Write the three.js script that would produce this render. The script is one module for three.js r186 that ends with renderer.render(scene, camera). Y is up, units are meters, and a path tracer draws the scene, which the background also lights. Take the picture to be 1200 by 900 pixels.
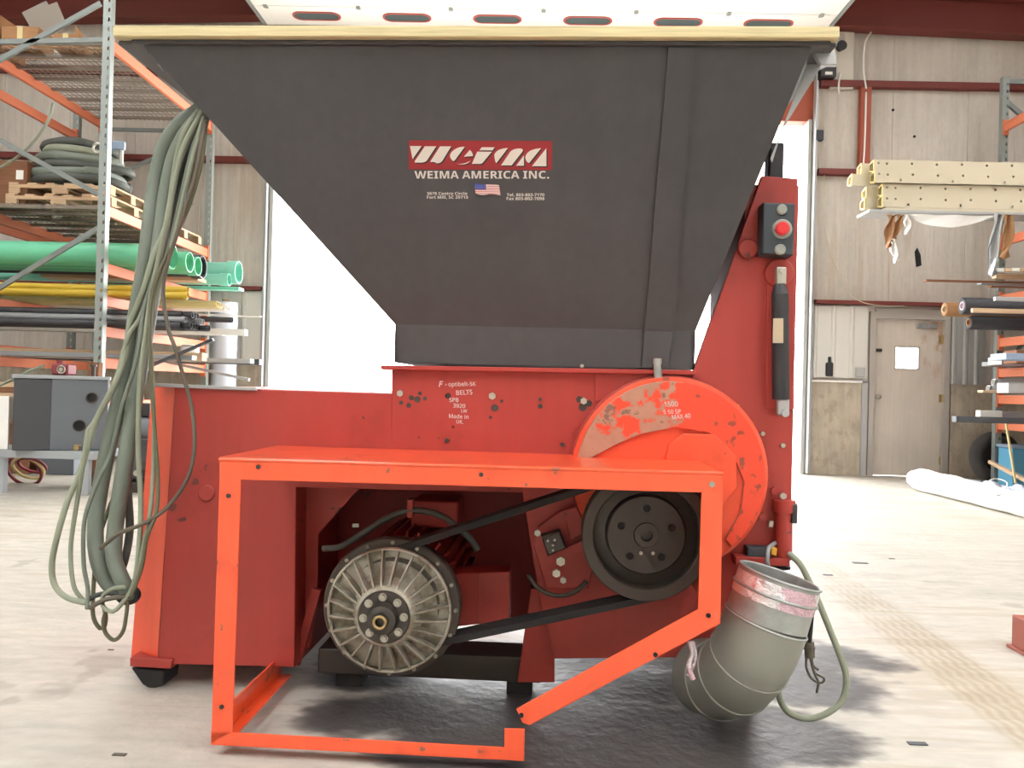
import * as THREE from 'three';
import { mergeGeometries } from 'three/addons/utils/BufferGeometryUtils.js';
import { RoundedBoxGeometry } from 'three/addons/geometries/RoundedBoxGeometry.js';
import { FontLoader } from 'three/addons/loaders/FontLoader.js';
import { TextGeometry } from 'three/addons/geometries/TextGeometry.js';

/* ------------------------------------------------------------------ camera, sky, exposure */
const W = 1200, H = 900, FOCAL = 960, EYE = 1.1, R = Math.PI / 180;
const scene = new THREE.Scene();
const camera = new THREE.PerspectiveCamera(2 * Math.atan(H / 2 / FOCAL) / R, W / H, 0.05, 200);
camera.position.set(0, EYE, 0);
camera.rotation.order = 'YXZ';
camera.rotation.set(0.3 * R, 1.19 * R, 1.5 * R);
camera.updateMatrixWorld(true);
// bright, evenly overcast day: it comes in through the two big door openings and the window of the small door
scene.background = new THREE.Color(1.0, 1.0, 1.0);
scene.backgroundIntensity = 16;
const renderer = new THREE.WebGLRenderer({ antialias: true });
renderer.toneMapping = THREE.LinearToneMapping;
renderer.toneMappingExposure = 0.9;
renderer.shadowMap.enabled = true;

/* ------------------------------------------------------------------ helpers */
const V = (x, y, z) => new THREE.Vector3(x, y, z);
let seedState = 12345;
const rnd = () => { seedState = (seedState * 1664525 + 1013904223) >>> 0; return seedState / 4294967296; };
const rr = (a, b) => a + (b - a) * rnd();

// a pixel of the photograph gives a direction; the distance comes from the plane it is put on
function ray(px, py) { return V((px - W / 2) / FOCAL, -(py - H / 2) / FOCAL, -1).applyQuaternion(camera.quaternion); }
function at(px, py, d) { const r = ray(px, py); return r.multiplyScalar(d / -r.z).add(camera.position); }
function onFloor(px, py, h = 0) { const r = ray(px, py); return r.multiplyScalar((EYE - h) / -r.y).add(camera.position); }
// the shredder stands turned by two degrees: its own frame
const TURN = 2 * R;
const MM = new THREE.Matrix4().makeRotationY(-TURN), MI = MM.clone().invert();
function mAt(px, py, d) {
  const o = camera.position.clone().applyMatrix4(MI), r = ray(px, py).applyMatrix4(MI);
  return r.multiplyScalar((d + o.z) / -r.z).add(o);
}

const taken = {};
function numbered(n) { const k = taken[n] = (taken[n] ?? -1) + 1; return k ? `${n}_${String(k).padStart(3, '0')}` : n; }
function metricUV(g) {
  const p = g.attributes.position, n = g.attributes.normal, uv = new Float32Array(p.count * 2);
  for (let i = 0; i < p.count; i += 3) {
    let ax = 0, ay = 0, az = 0;
    for (let k = 0; k < 3; k++) { ax += n.getX(i + k); ay += n.getY(i + k); az += n.getZ(i + k); }
    ax = Math.abs(ax); ay = Math.abs(ay); az = Math.abs(az);
    for (let k = 0; k < 3; k++) {
      const x = p.getX(i + k), y = p.getY(i + k), z = p.getZ(i + k), j = (i + k) * 2;
      if (az >= ax && az >= ay) { uv[j] = x; uv[j + 1] = y; } else if (ax >= ay) { uv[j] = z; uv[j + 1] = y; } else { uv[j] = x; uv[j + 1] = -z; }
    }
  }
  g.setAttribute('uv', new THREE.BufferAttribute(uv, 2));
}
function prep(g, keepUV) {
  let q = g.index ? g.toNonIndexed() : g.clone();
  for (const k of Object.keys(q.attributes)) if (!['position', 'normal', 'uv'].includes(k)) q.deleteAttribute(k);
  q.morphAttributes = {};
  if (!q.attributes.normal) q.computeVertexNormals();
  if (!keepUV) metricUV(q);
  else if (!q.attributes.uv) q.setAttribute('uv', new THREE.BufferAttribute(new Float32Array(q.attributes.position.count * 2), 2));
  return q;
}
const inv = new THREE.Matrix4();
// merges geometries given in world axes (or the shredder's frame with opt.m) into ONE named mesh under parent
function obj(name, geoms, mat, parent = scene, opt = {}) {
  const list = (Array.isArray(geoms) ? geoms : [geoms]).map((g) => prep(g, opt.keepUV));
  const g = list.length > 1 ? mergeGeometries(list) : list[0];
  if (opt.m) g.applyMatrix4(MM);
  const mesh = new THREE.Mesh(g, mat);
  mesh.castShadow = mesh.receiveShadow = true;
  if (parent === scene) {
    mesh.name = numbered(name);
    g.computeBoundingBox();
    const b = g.boundingBox, c = V((b.min.x + b.max.x) / 2, b.min.y, (b.min.z + b.max.z) / 2);
    g.translate(-c.x, -c.y, -c.z); mesh.position.copy(c);
  } else {
    mesh.name = name;
    parent.updateWorldMatrix(true, false);
    g.applyMatrix4(inv.copy(parent.matrixWorld).invert());
  }
  if (opt.label) mesh.userData.label = opt.label;
  parent.add(mesh);
  return mesh;
}
function tag(o, label, category, group) { Object.assign(o.userData, { label, category }); if (group) o.userData.group = group; return o; }
function thing(name, label, category, p, group, turn = 0) {
  const o = new THREE.Group(); o.name = numbered(name); scene.add(o);
  o.position.copy(p); o.rotation.y = turn; o.updateMatrixWorld(true);
  return tag(o, label, category, group);
}
function part(name, parent) { const o = new THREE.Group(); o.name = name; parent.add(o); o.updateMatrixWorld(true); return o; }
function struct(name, geoms, mat, parent = scene, opt = {}) {
  const o = obj(name, geoms, mat, parent, opt);
  if (parent === scene) o.userData = { kind: 'structure', label: opt.label, category: opt.category ?? 'structure' };
  return o;
}
// geometry makers
const box = (x0, y0, z0, x1, y1, z1) => new THREE.BoxGeometry(Math.abs(x1 - x0), Math.abs(y1 - y0), Math.abs(z1 - z0)).translate((x0 + x1) / 2, (y0 + y1) / 2, (z0 + z1) / 2);
const rbox = (x0, y0, z0, x1, y1, z1, r = 0.008, s = 2) => new RoundedBoxGeometry(Math.abs(x1 - x0), Math.abs(y1 - y0), Math.abs(z1 - z0), s, r).translate((x0 + x1) / 2, (y0 + y1) / 2, (z0 + z1) / 2);
function orient(g, a, b, up = V(0, 1, 0)) {            // geometry along +y, centred: put between a and b
  const d = b.clone().sub(a), y = d.clone().normalize();
  let z = up.clone().addScaledVector(y, -up.dot(y)); if (z.lengthSq() < 1e-6) z = V(0, 0, 1).addScaledVector(y, -y.z); z.normalize();
  const x = y.clone().cross(z);
  return g.applyMatrix4(new THREE.Matrix4().makeBasis(x, y, z).setPosition(a.clone().add(b).multiplyScalar(0.5)));
}
const bar = (a, b, w, h, up) => orient(new THREE.BoxGeometry(w, a.distanceTo(b), h), a, b, up);
const cyl = (a, b, r, r2 = r, n = 16, open = false) => orient(new THREE.CylinderGeometry(r2, r, a.distanceTo(b), n, 1, open), a, b);
function tube(pts, r, seg = 40, rad = 8, tension = 0.5) { return new THREE.TubeGeometry(new THREE.CatmullRomCurve3(pts, false, 'catmullrom', tension), seg, r, rad); }
function capped(pts, r, seg = 40, rad = 8) {            // tube with round ends
  return [tube(pts, r, seg, rad), new THREE.SphereGeometry(r, rad, 6).translate(...pts[0].toArray()), new THREE.SphereGeometry(r, rad, 6).translate(...pts.at(-1).toArray())];
}
function pipe(a, b, r, t, n = 24) {                       // hollow pipe
  const L = a.distanceTo(b), q = r - t;
  return orient(new THREE.LatheGeometry([[q, -L / 2], [r, -L / 2], [r, L / 2], [q, L / 2], [q, -L / 2]].map((p) => new THREE.Vector2(...p)), n), a, b);
}
function flat(g) { const q = g.index ? g.toNonIndexed() : g; q.computeVertexNormals(); return q; }
function shapeOf(pts) { const s = new THREE.Shape(); pts.forEach((p, i) => (i ? s.lineTo(p.x, p.y) : s.moveTo(p.x, p.y))); s.closePath(); return s; }
function extr(shape, depth, z, b = 0.003, curve = 12) {   // front face at z, going back by depth
  const g = new THREE.ExtrudeGeometry(shape, { depth: Math.max(depth - 2 * b, 0.0005), bevelEnabled: b > 0, bevelThickness: b, bevelSize: b, bevelOffset: -b, bevelSegments: 2, curveSegments: curve });
  return g.translate(0, 0, z - depth + b);
}
const plateM = (px, d, depth, b, holes = []) => {         // a plate of the shredder whose outline is read at depth d
  const s = shapeOf(px.map(([x, y]) => mAt(x, y, d)));
  for (const h of holes) s.holes.push(new THREE.Path(h.map(([x, y]) => { const p = mAt(x, y, d); return new THREE.Vector2(p.x, p.y); })));
  return extr(s, depth, -d, b);
};
const plateW = (px, d, depth, b) => extr(shapeOf(px.map(([x, y]) => at(x, y, d))), depth, -d, b);
const discM = (px, py, d, r, depth, n = 40, b = 0.004) => {
  const c = mAt(px, py, d);
  const g = new THREE.LatheGeometry([[0, 0], [r - b, 0], [r, -b], [r, -depth], [0, -depth]].map(([x, y]) => new THREE.Vector2(x, y)).reverse(), n);
  return flat(g.rotateX(Math.PI / 2)).translate(c.x, c.y, c.z);
};
const boltM = (px, py, d, r = 0.011, h = 0.009) => { const c = mAt(px, py, d); return flat(new THREE.CylinderGeometry(r, r, h, 6).rotateX(Math.PI / 2)).translate(c.x, c.y, c.z + h / 2); };

/* ------------------------------------------------------------------ textures */
function hash(x, y, s) { let h = (x * 374761393 + y * 668265263 + s * 1442695041) | 0; h = Math.imul(h ^ (h >>> 13), 1274126177); h ^= h >>> 16; return (h >>> 0) / 4294967296; }
// layered value noise that tiles; each layer is filled once for the texture being made, then read per texel in call order
let layers = [], callNo = 0, curW = 1, curH = 1, curI = 0;
function noiseLayer(fx, fy, oct, s) {
  const out = new Float32Array(curW * curH); let w = 0.5, n = 0;
  for (let o = 0; o < oct; o++) { n += w; w *= 0.55; }
  w = 0.5 / n;
  for (let o = 0; o < oct; o++) {
    const xi = new Int32Array(curW), xj = new Int32Array(curW), xu = new Float32Array(curW), ra = new Float32Array(fx), rb = new Float32Array(fx);
    for (let x = 0; x < curW; x++) { const p = (x + 0.5) / curW * fx, k = Math.floor(p), f = p - k; xi[x] = k % fx; xj[x] = (k + 1) % fx; xu[x] = f * f * (3 - 2 * f); }
    let row = -1;
    for (let y = 0; y < curH; y++) {
      const p = (y + 0.5) / curH * fy, k = Math.floor(p), f = p - k, v = f * f * (3 - 2 * f);
      if (k !== row) { row = k; for (let x = 0; x < fx; x++) { ra[x] = hash(x, k % fy, s + o * 17); rb[x] = hash(x, (k + 1) % fy, s + o * 17); } }
      for (let x = 0, i = y * curW; x < curW; x++, i++) { const a0 = ra[xi[x]], b0 = rb[xi[x]], a = a0 + (ra[xj[x]] - a0) * xu[x], b = b0 + (rb[xj[x]] - b0) * xu[x]; out[i] += w * (a + (b - a) * v); }
    }
    fx *= 2; fy *= 2; w *= 0.55;
    if (fx > curW || fy > curH) { fx = Math.min(fx, curW); fy = Math.min(fy, curH); }
  }
  return out;
}
function fbm(u, v, fx, fy, oct, s) { return (layers[callNo] ??= noiseLayer(fx, fy, oct, s), layers[callNo++][curI]); }
const cl = (x, a = 0, b = 1) => Math.min(b, Math.max(a, x)), ss = (a, b, x) => { const t = cl((x - a) / (b - a)); return t * t * (3 - 2 * t); };
const mix3 = (a, b, t) => [a[0] + (b[0] - a[0]) * t, a[1] + (b[1] - a[1]) * t, a[2] + (b[2] - a[2]) * t];
function tex(w, h, metresX, metresY, fn, srgb = true) {
  const d = new Uint8Array(w * h * 4);
  layers = []; curW = w; curH = h;
  for (let y = 0; y < h; y++) for (let x = 0; x < w; x++) { callNo = 0; curI = y * w + x; const c = fn((x + 0.5) / w, (y + 0.5) / h), i = (y * w + x) * 4; d[i] = cl(c[0], 0, 255); d[i + 1] = cl(c[1], 0, 255); d[i + 2] = cl(c[2], 0, 255); d[i + 3] = 255; }
  const t = new THREE.DataTexture(d, w, h, THREE.RGBAFormat);
  t.wrapS = t.wrapT = THREE.RepeatWrapping; t.magFilter = THREE.LinearFilter; t.minFilter = THREE.LinearMipmapLinearFilter; t.generateMipmaps = true;
  if (srgb) t.colorSpace = THREE.SRGBColorSpace;
  t.repeat.set(1 / metresX, 1 / metresY); t.needsUpdate = true;
  return t;
}
const grey = (v) => [v, v, v];
const fineBump = tex(512, 512, 0.5, 0.5, (u, v) => grey(255 * fbm(u, v, 16, 16, 5, 3)), false);
// worn paint: even coat, faint rub marks, small dark chips and scratches (used with a colour)
function wornPaint(base, chip, amount, seed, m = 1.6) {
  return tex(1024, 1024, m, m, (u, v) => {
    const big = fbm(u, v, 4, 4, 4, seed), streak = fbm(u, v, 60, 4, 3, seed + 5), f = fbm(u, v, 40, 40, 4, seed + 9), f2 = fbm(u, v, 9, 9, 5, seed + 21);
    let c = base.map((x) => x * (0.93 + 0.1 * big + 0.05 * (streak - 0.5)));
    const worn = ss(1 - amount, 1.02 - amount, f * 0.62 + f2 * 0.42);
    c = mix3(c, chip, worn * 0.85);
    c = mix3(c, [base[0] * 0.72, base[1] * 0.66, base[2] * 0.66], ss(0.6, 0.8, f2) * 0.3);
    return c;
  });
}
const texRed = wornPaint([164, 56, 48], [72, 42, 38], 0.235, 31);
const texOrange = wornPaint([230, 82, 48], [120, 70, 56], 0.24, 47);
const texGuard = wornPaint([238, 86, 44], [128, 84, 68], 0.265, 61, 1.1);
const texHopper = tex(1024, 1024, 2.4, 2.4, (u, v) => { const b = fbm(u, v, 3, 5, 5, 71), f = fbm(u, v, 80, 80, 3, 75), s = fbm(u, v, 30, 3, 4, 77); const k = 0.86 + 0.2 * b + 0.1 * (f - 0.5) + 0.1 * (s - 0.5); return [66 * k, 64 * k, 66 * k]; });
// drum cover: orange paint worn through to grey tan in patches
const texDrum = tex(1024, 1024, 0.7, 0.7, (u, v) => {
  const a = fbm(u, v, 5, 5, 6, 91), b = fbm(u, v, 24, 24, 4, 95);
  let c = [226 * (0.93 + 0.1 * a), 70, 42];
  const w = ss(0.56, 0.62, a * 0.8 + b * 0.26 + 0.14 * ss(0.62, 0.2, u) + 0.16 * ss(0.86, 0.94, Math.hypot(u - 0.5, v - 0.5) * 2) * ss(0.7, 0.5, u) - 0.2 * ss(0.5, 0.7, u));
  c = mix3(c, [150 + 24 * b, 122 + 20 * b, 104 + 16 * b], w * 0.9);
  return mix3(c, [70, 56, 50], ss(0.66, 0.74, b * 0.7 + (1 - a) * 0.35) * 0.5);
});
const texGalv = tex(512, 512, 0.5, 0.5, (u, v) => { const a = fbm(u, v, 18, 18, 3, 101), b = fbm(u, v, 5, 5, 4, 105); const k = 0.86 + 0.16 * a + 0.12 * (b - 0.5); return [172 * k, 178 * k, 176 * k]; });
const texFoil = tex(512, 512, 0.35, 0.35, (u, v) => { const a = fbm(u, v, 14, 14, 5, 111), b = fbm(u, v, 4, 4, 4, 115); const w = ss(0.5, 0.58, b); return mix3([200 + 50 * a, 200 + 50 * a, 205 + 46 * a], [188 + 40 * a, 150 + 40 * a, 166 + 40 * a], w * 0.8); });
const bumpFoil = tex(512, 512, 0.35, 0.35, (u, v) => grey(255 * Math.abs(2 * fbm(u, v, 14, 14, 5, 111) - 1)), false);
const texAlu = tex(512, 512, 0.5, 0.5, (u, v) => { const a = fbm(u, v, 6, 6, 5, 121), b = fbm(u, v, 40, 40, 3, 125); return mix3([178, 175, 162], [124, 117, 101], ss(0.42, 0.7, a * 0.8 + b * 0.22)); });
const texWood = (c, seed) => tex(512, 256, 1.2, 0.3, (u, v) => { const g = fbm(u, v, 4, 40, 4, seed), f = fbm(u, v, 10, 90, 3, seed + 4); const k = 0.82 + 0.22 * g + 0.14 * (f - 0.5); return [c[0] * k, c[1] * k, c[2] * k * 0.98]; });
const texPlank = texWood([216, 201, 160], 131), texPallet = texWood([206, 176, 146], 137), texBrown = texWood([136, 92, 66], 139);
const texCard = tex(256, 256, 0.6, 0.6, (u, v) => { const a = fbm(u, v, 3, 60, 3, 141), b = fbm(u, v, 6, 6, 4, 143); const k = 0.9 + 0.08 * a + 0.1 * (b - 0.5); return [172 * k, 128 * k, 88 * k]; });
// vinyl-faced insulation of the hall wall: vertical dust runs and stains
const texWall = tex(1024, 1024, 3.1, 3.7, (u, v) => {
  const s = fbm(u, v, 46, 2, 4, 151), b = fbm(u, v, 4, 3, 5, 155), f = fbm(u, v, 80, 60, 3, 157), st = ss(0.6, 0.78, fbm(u, v, 24, 2, 3, 159));
  const k = 0.93 + 0.1 * (s - 0.5) + 0.12 * (b - 0.5) + 0.05 * (f - 0.5);
  return mix3([208 * k, 200 * k, 191 * k], [176, 158, 140], st * 0.35);
});
const bumpWall = tex(512, 512, 1.3, 2.1, (u, v) => grey(255 * fbm(u, v, 22, 3, 4, 163)), false);
const texPly = tex(512, 512, 1.2, 1.2, (u, v) => { const s = fbm(u, v, 30, 4, 4, 171), b = fbm(u, v, 5, 5, 5, 175), d = ss(0.55, 0.75, fbm(u, v, 18, 12, 4, 177)); const k = 0.86 + 0.14 * s + 0.16 * (b - 0.5); return mix3([188 * k, 176 * k, 158 * k], [146, 132, 114], d * 0.4); });
const texDoor = tex(512, 1024, 1.0, 2.2, (u, v) => { const s = fbm(u, v, 40, 3, 4, 181), b = fbm(u, v, 4, 6, 5, 185); const k = 0.93 + 0.06 * s + 0.1 * (b - 0.5); const rust = ss(0.52, 0.7, fbm(u, v, 7, 9, 5, 187)) * ss(0.55, 0.8, u) * ss(0.55, 0.8, v); return mix3([206 * k, 196 * k, 184 * k], [164, 120, 92], rust * 0.6); });
// concrete floor, 8 mm to the texel, with its oily marks, painted machine shade and tyre marks where the photograph has them
const FX0 = -8, FZ0 = -13, FS = 16;
const oilShadeSpots = [onFloor(560, 850), onFloor(700, 800), onFloor(800, 860), onFloor(905, 862), onFloor(955, 800), onFloor(930, 770), onFloor(640, 880), onFloor(480, 830), onFloor(560, 790), onFloor(720, 870), onFloor(440, 790), onFloor(420, 835), onFloor(540, 870), onFloor(640, 820)];
const oilShadeR = [0.34, 0.5, 0.42, 0.26, 0.3, 0.34, 0.3, 0.26, 0.45, 0.4, 0.3, 0.24, 0.26, 0.45];
const trackA = onFloor(945, 655), trackB = onFloor(1195, 840), trackDir = trackB.clone().sub(trackA).normalize(), trackLen = trackA.distanceTo(trackB);
const texFloor = tex(2048, 2048, FS, FS, (u, v) => {
  const x = FX0 + u * FS, z = FZ0 + FS - v * FS;
  const b = fbm(u, v, 10, 14, 5, 191), f = fbm(u, v, 180, 420, 3, 195), sc = fbm(u, v, 30, 260, 4, 197), d = fbm(u, v, 60, 60, 4, 199);
  const k = 0.93 + 0.16 * (b - 0.5) + 0.12 * (f - 0.5) + 0.12 * (sc - 0.5);
  let c = [190 * k, 185 * k, 174 * k];
  c = mix3(c, [150, 138, 118], ss(0.54, 0.7, sc * 0.6 + b * 0.45) * 0.45);
  c = mix3(c, [132, 124, 114], ss(0.74, 0.8, d) * 0.4);
  let oilShade = 0;                                              // oily soak marks, spread wider and darker to paint in the machine's shadow
  for (let i = 0; i < oilShadeSpots.length; i++) { const q = Math.hypot(x - oilShadeSpots[i].x, (z - oilShadeSpots[i].z) * 1.25) / oilShadeR[i]; oilShade = Math.max(oilShade, ss(1.25, 0.72, q + (d - 0.5) * 1.1 + (f - 0.5) * 0.35)); }
  const px = x - trackA.x, pz = z - trackA.z, along = px * trackDir.x + pz * trackDir.z, across = px * -trackDir.z + pz * trackDir.x;
  if (along > -0.2 && along < trackLen + 1.2 && Math.abs(across) < 0.17) {
    const tread = 0.5 + 0.5 * Math.sin(across * 150 + Math.sin(along * 46) * 0.9);
    c = mix3(c, [132, 110, 76], ss(0.17, 0.1, Math.abs(across)) * (0.14 + 0.3 * tread) * ss(0.3, 0.6, d * 0.7 + b * 0.4));
  }
  return mix3(c, [30 + 30 * f, 27 + 28 * f, 27 + 30 * f], oilShade * (0.84 + 0.3 * (f - 0.5)));
});
texFloor.offset.set(-FX0 / FS, (FZ0 + FS) / FS);
const roughFloor = tex(512, 512, 2.3, 2.3, (u, v) => grey(255 * (0.5 + 0.4 * fbm(u, v, 8, 12, 5, 205))), false);

/* ------------------------------------------------------------------ materials */
const std = (p) => new THREE.MeshStandardMaterial(p), hex = (h) => new THREE.Color(h);
const M = {
  red: std({ map: texRed, roughness: 0.5, bumpMap: fineBump, bumpScale: 0.0006 }),
  orange: std({ map: texOrange, roughness: 0.42, bumpMap: fineBump, bumpScale: 0.0006 }),
  guard: new THREE.MeshPhysicalMaterial({ map: texGuard, roughness: 0.4, clearcoat: 0.7, clearcoatRoughness: 0.14 }),
  drum: std({ map: texDrum, roughness: 0.5, bumpMap: fineBump, bumpScale: 0.0008 }),
  ductGrey: std({ color: hex('#8b8c84'), roughness: 0.45, metalness: 0.3, bumpMap: fineBump, bumpScale: 0.0006 }),
  hopper: std({ map: texHopper, roughness: 0.48 }),
  black: std({ color: hex('#26262a'), roughness: 0.5 }), rubber: std({ color: hex('#1d1d1e'), roughness: 0.75 }),
  darkSteel: std({ color: hex('#4a4642'), roughness: 0.45, metalness: 0.6, bumpMap: fineBump, bumpScale: 0.0006 }),
  pulley: std({ color: hex('#4c4741'), roughness: 0.55, metalness: 0.35, bumpMap: fineBump, bumpScale: 0.0008 }),
  zinc: std({ color: hex('#b4b1a6'), roughness: 0.38, metalness: 0.8 }),
  brass: std({ color: hex('#ab9468'), roughness: 0.35, metalness: 0.8 }),
  alu: std({ map: texAlu, roughness: 0.45, metalness: 0.25, bumpMap: fineBump, bumpScale: 0.0012 }),
  galv: std({ map: texGalv, roughness: 0.42, metalness: 0.55 }),
  foil: std({ map: texFoil, roughness: 0.34, metalness: 0.55, bumpMap: bumpFoil, bumpScale: 0.006 }),
  sheet: std({ color: hex('#a9abac'), roughness: 0.4, metalness: 0.4 }),
  plank: std({ map: texPlank, roughness: 0.8 }), pallet: std({ map: texPallet, roughness: 0.85 }), brownWood: std({ map: texBrown, roughness: 0.85 }),
  card: std({ map: texCard, roughness: 0.9 }), greyCard: std({ color: hex('#8d857c'), roughness: 0.9 }),
  wall: std({ map: texWall, bumpMap: bumpWall, bumpScale: 0.012, roughness: 0.7 }), wallPlain: std({ color: hex('#cfc9bf'), roughness: 0.85 }),
  ply: std({ map: texPly, roughness: 0.9 }), door: std({ map: texDoor, roughness: 0.6 }), doorFrame: std({ color: hex('#a8a29a'), roughness: 0.6 }),
  corr: std({ color: hex('#d4d2cc'), roughness: 0.5, metalness: 0.1 }), corrGrey: std({ color: hex('#a9aaa8'), roughness: 0.5, metalness: 0.2 }),
  girt: std({ color: hex('#6e2b25'), roughness: 0.6 }), column: std({ color: hex('#9c4a34'), roughness: 0.6 }),
  roof: std({ color: hex('#c6c4be'), roughness: 0.8 }),
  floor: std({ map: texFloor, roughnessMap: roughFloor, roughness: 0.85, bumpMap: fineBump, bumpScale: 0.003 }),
  apron: std({ color: hex('#d8d5cc'), roughness: 0.95 }),
  whiteDoor: std({ color: hex('#e6e4e0'), roughness: 0.5 }), doorSeal: std({ color: hex('#8a8482'), roughness: 0.7 }),
  pane: new THREE.MeshPhysicalMaterial({ color: hex('#ffffff'), transmission: 1, thickness: 0, roughness: 0.05, ior: 1.45 }),
  doorPane: std({ color: hex('#46565a'), roughness: 0.15 }), redTrim: std({ color: hex('#a8433c'), roughness: 0.6 }),
  rackGrey: std({ color: hex('#7c8280'), roughness: 0.5, metalness: 0.3 }), rackPost: std({ color: hex('#8f9794'), roughness: 0.45, metalness: 0.4 }),
  rackOrange: std({ color: hex('#cc7352'), roughness: 0.55 }), wire: std({ color: hex('#857a70'), roughness: 0.5, metalness: 0.3 }),
  green: std({ color: hex('#67bf97'), roughness: 0.45 }), greenPale: std({ color: hex('#7cc9b4'), roughness: 0.45 }), yellow: std({ color: hex('#c4a52e'), roughness: 0.5 }), tan: std({ color: hex('#cfc08a'), roughness: 0.6 }),
  blackPipe: std({ color: hex('#34353a'), roughness: 0.5 }), greyPipe: std({ color: hex('#8a8d90'), roughness: 0.45, metalness: 0.3 }), whitePipe: std({ color: hex('#dcdcd8'), roughness: 0.5 }),
  hoseGreen: std({ color: hex('#6d766c'), roughness: 0.6, bumpMap: fineBump, bumpScale: 0.002 }), hosePale: std({ color: hex('#878d7b'), roughness: 0.6 }), hoseDark: std({ color: hex('#474b47'), roughness: 0.65 }), hoseOlive: std({ color: hex('#5e5e48'), roughness: 0.65 }), hoseBrown: std({ color: hex('#5a5348'), roughness: 0.65 }),
  boxGrey: std({ color: hex('#44474c'), roughness: 0.5, metalness: 0.2 }), boxPale: std({ color: hex('#646a71'), roughness: 0.5, metalness: 0.2 }), benchGrey: std({ color: hex('#9aa0a4'), roughness: 0.5 }),
  darkRed: std({ color: hex('#7a2630'), roughness: 0.5 }), redBtn: std({ color: hex('#c8282c'), roughness: 0.4 }), greyBtn: std({ color: hex('#8d9088'), roughness: 0.5 }), panelDark: std({ color: hex('#333b41'), roughness: 0.55 }),
  beige: std({ color: hex('#c6bda6'), roughness: 0.6 }), yellowEdge: std({ color: hex('#e0cb86'), roughness: 0.6 }), whitePlastic: std({ color: hex('#ecebe8'), roughness: 0.45 }),
  film: new THREE.MeshPhysicalMaterial({ color: hex('#e4e2de'), roughness: 0.8, transmission: 0.45, thickness: 0 }), brownPaper: std({ color: hex('#a37a58'), roughness: 0.9, side: THREE.DoubleSide }),
  tarp: std({ color: hex('#c3cbe0'), roughness: 0.55 }), blueBox: std({ color: hex('#5ea3c4'), roughness: 0.5 }), label: std({ color: hex('#b3a288'), roughness: 0.7 }), yellowBit: std({ color: hex('#c9962a'), roughness: 0.5 }),
  tyre: std({ color: hex('#4a4744'), roughness: 0.9 }), bubble: std({ color: hex('#c9d4e2'), roughness: 0.35 }), hole: std({ color: hex('#17181a'), roughness: 0.9 }), blueTool: std({ color: hex('#8496ae'), roughness: 0.5 }),
};

/* ------------------------------------------------------------------ the hall */
const WZ = -11.7, WD = 11.7;                                // back wall
const onWall = (px, py) => at(px, py, WD);
const XL = -9.6, XR = 8.2, ZF = 8, TOP = 7.0;
const opL = onWall(318, 400).x, opR = onWall(939, 400).x, opT = 5.0;
struct('floor', box(XL, -0.2, WZ - 0.3, XR, 0, ZF), M.floor, scene, { label: 'pale scuffed concrete floor with tyre marks, oily patches and painted machine shade', category: 'floor' });
struct('ground_outside', box(-40, -0.3, WZ - 40, 40, -0.02, WZ - 0.3), M.apron, scene, { label: 'bright concrete yard outside the open overhead door', category: 'ground' });
const yardFront = struct('ground_entrance', box(-40, -0.3, ZF + 0.3, 40, -0.02, ZF + 40), M.apron, scene, { label: 'concrete yard outside the opposite entrance', category: 'ground' });
// back wall with the overhead door opening and the small door opening
const dL = onWall(1023, 470).x, dR = onWall(1104, 470).x, dT = 2.24;
{
  const s = new THREE.Shape(); s.moveTo(XL, 0); s.lineTo(opL, 0); s.lineTo(opL, opT); s.lineTo(opR, opT); s.lineTo(opR, 0); s.lineTo(dL, 0); s.lineTo(dL, dT); s.lineTo(dR, dT); s.lineTo(dR, 0); s.lineTo(XR, 0); s.lineTo(XR, TOP); s.lineTo(XL, TOP); s.closePath();
  const wb = struct('wall_back', new THREE.ExtrudeGeometry(s, { depth: 0.16, bevelEnabled: false }).translate(0, 0, WZ - 0.16), M.wallPlain, scene, { label: 'end wall of the hall with a wide overhead door opening', category: 'wall' });
  // insulation blankets between the girts, each strip a piece with its own edge
  const rows = [[1.36, 2.4], [2.46, 4.22], [4.3, 5.46], [5.54, 6.9]];
  for (const [y0, y1] of rows) for (const [x0, x1] of [[XL, opL - 0.12], [opR + 0.14, XR]]) {
    const n = Math.round((x1 - x0) / 1.02);
    for (let i = 0; i < n; i++) {
      const a = x0 + (x1 - x0) * i / n, b = x0 + (x1 - x0) * (i + 1) / n;
      if (y0 < 2.4 && b > dL - 0.1 && a < dR + 0.1) continue;
      obj('panel', rbox(a + 0.001, y0, WZ - 0.03, b - 0.001, y1, WZ + 0.035 + 0.004 * rnd(), 0.006, 2), M.wall, wb);
    }
  }
  for (const [a, b] of [[opR + 0.14, dL - 0.14], [dR + 0.1, XR], [XL, opL - 0.12]]) {
    const n = Math.max(1, Math.round((b - a) / 1.2));
    for (let i = 0; i < n; i++) obj('board', rbox(a + (b - a) * i / n + 0.003, 0.0, WZ - 0.02, a + (b - a) * (i + 1) / n - 0.003, 1.33, WZ + 0.03, 0.004, 1), M.ply, wb);
  }
  const n = 8;                                              // header over the opening
  for (let i = 0; i < n; i++) { const a = opL + (opR - opL) * i / n, b = opL + (opR - opL) * (i + 1) / n; obj('panel', rbox(a + 0.004, 5.56, WZ - 0.03, b - 0.004, 6.9, WZ + 0.035, 0.012, 2), M.wall, wb); }
}
const wallBox = (name, g, label) => struct(name, g, M.wallPlain, scene, { label, category: 'wall' });
wallBox('wall_left', box(XL - 0.2, 0, WZ - 0.16, XL, TOP, ZF + 0.2), 'pale side wall of the hall behind the pipe rack');
wallBox('wall_right', box(XR, 0, WZ - 0.16, XR + 0.2, TOP, ZF + 0.2), 'pale side wall of the hall behind the shelving');
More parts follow.
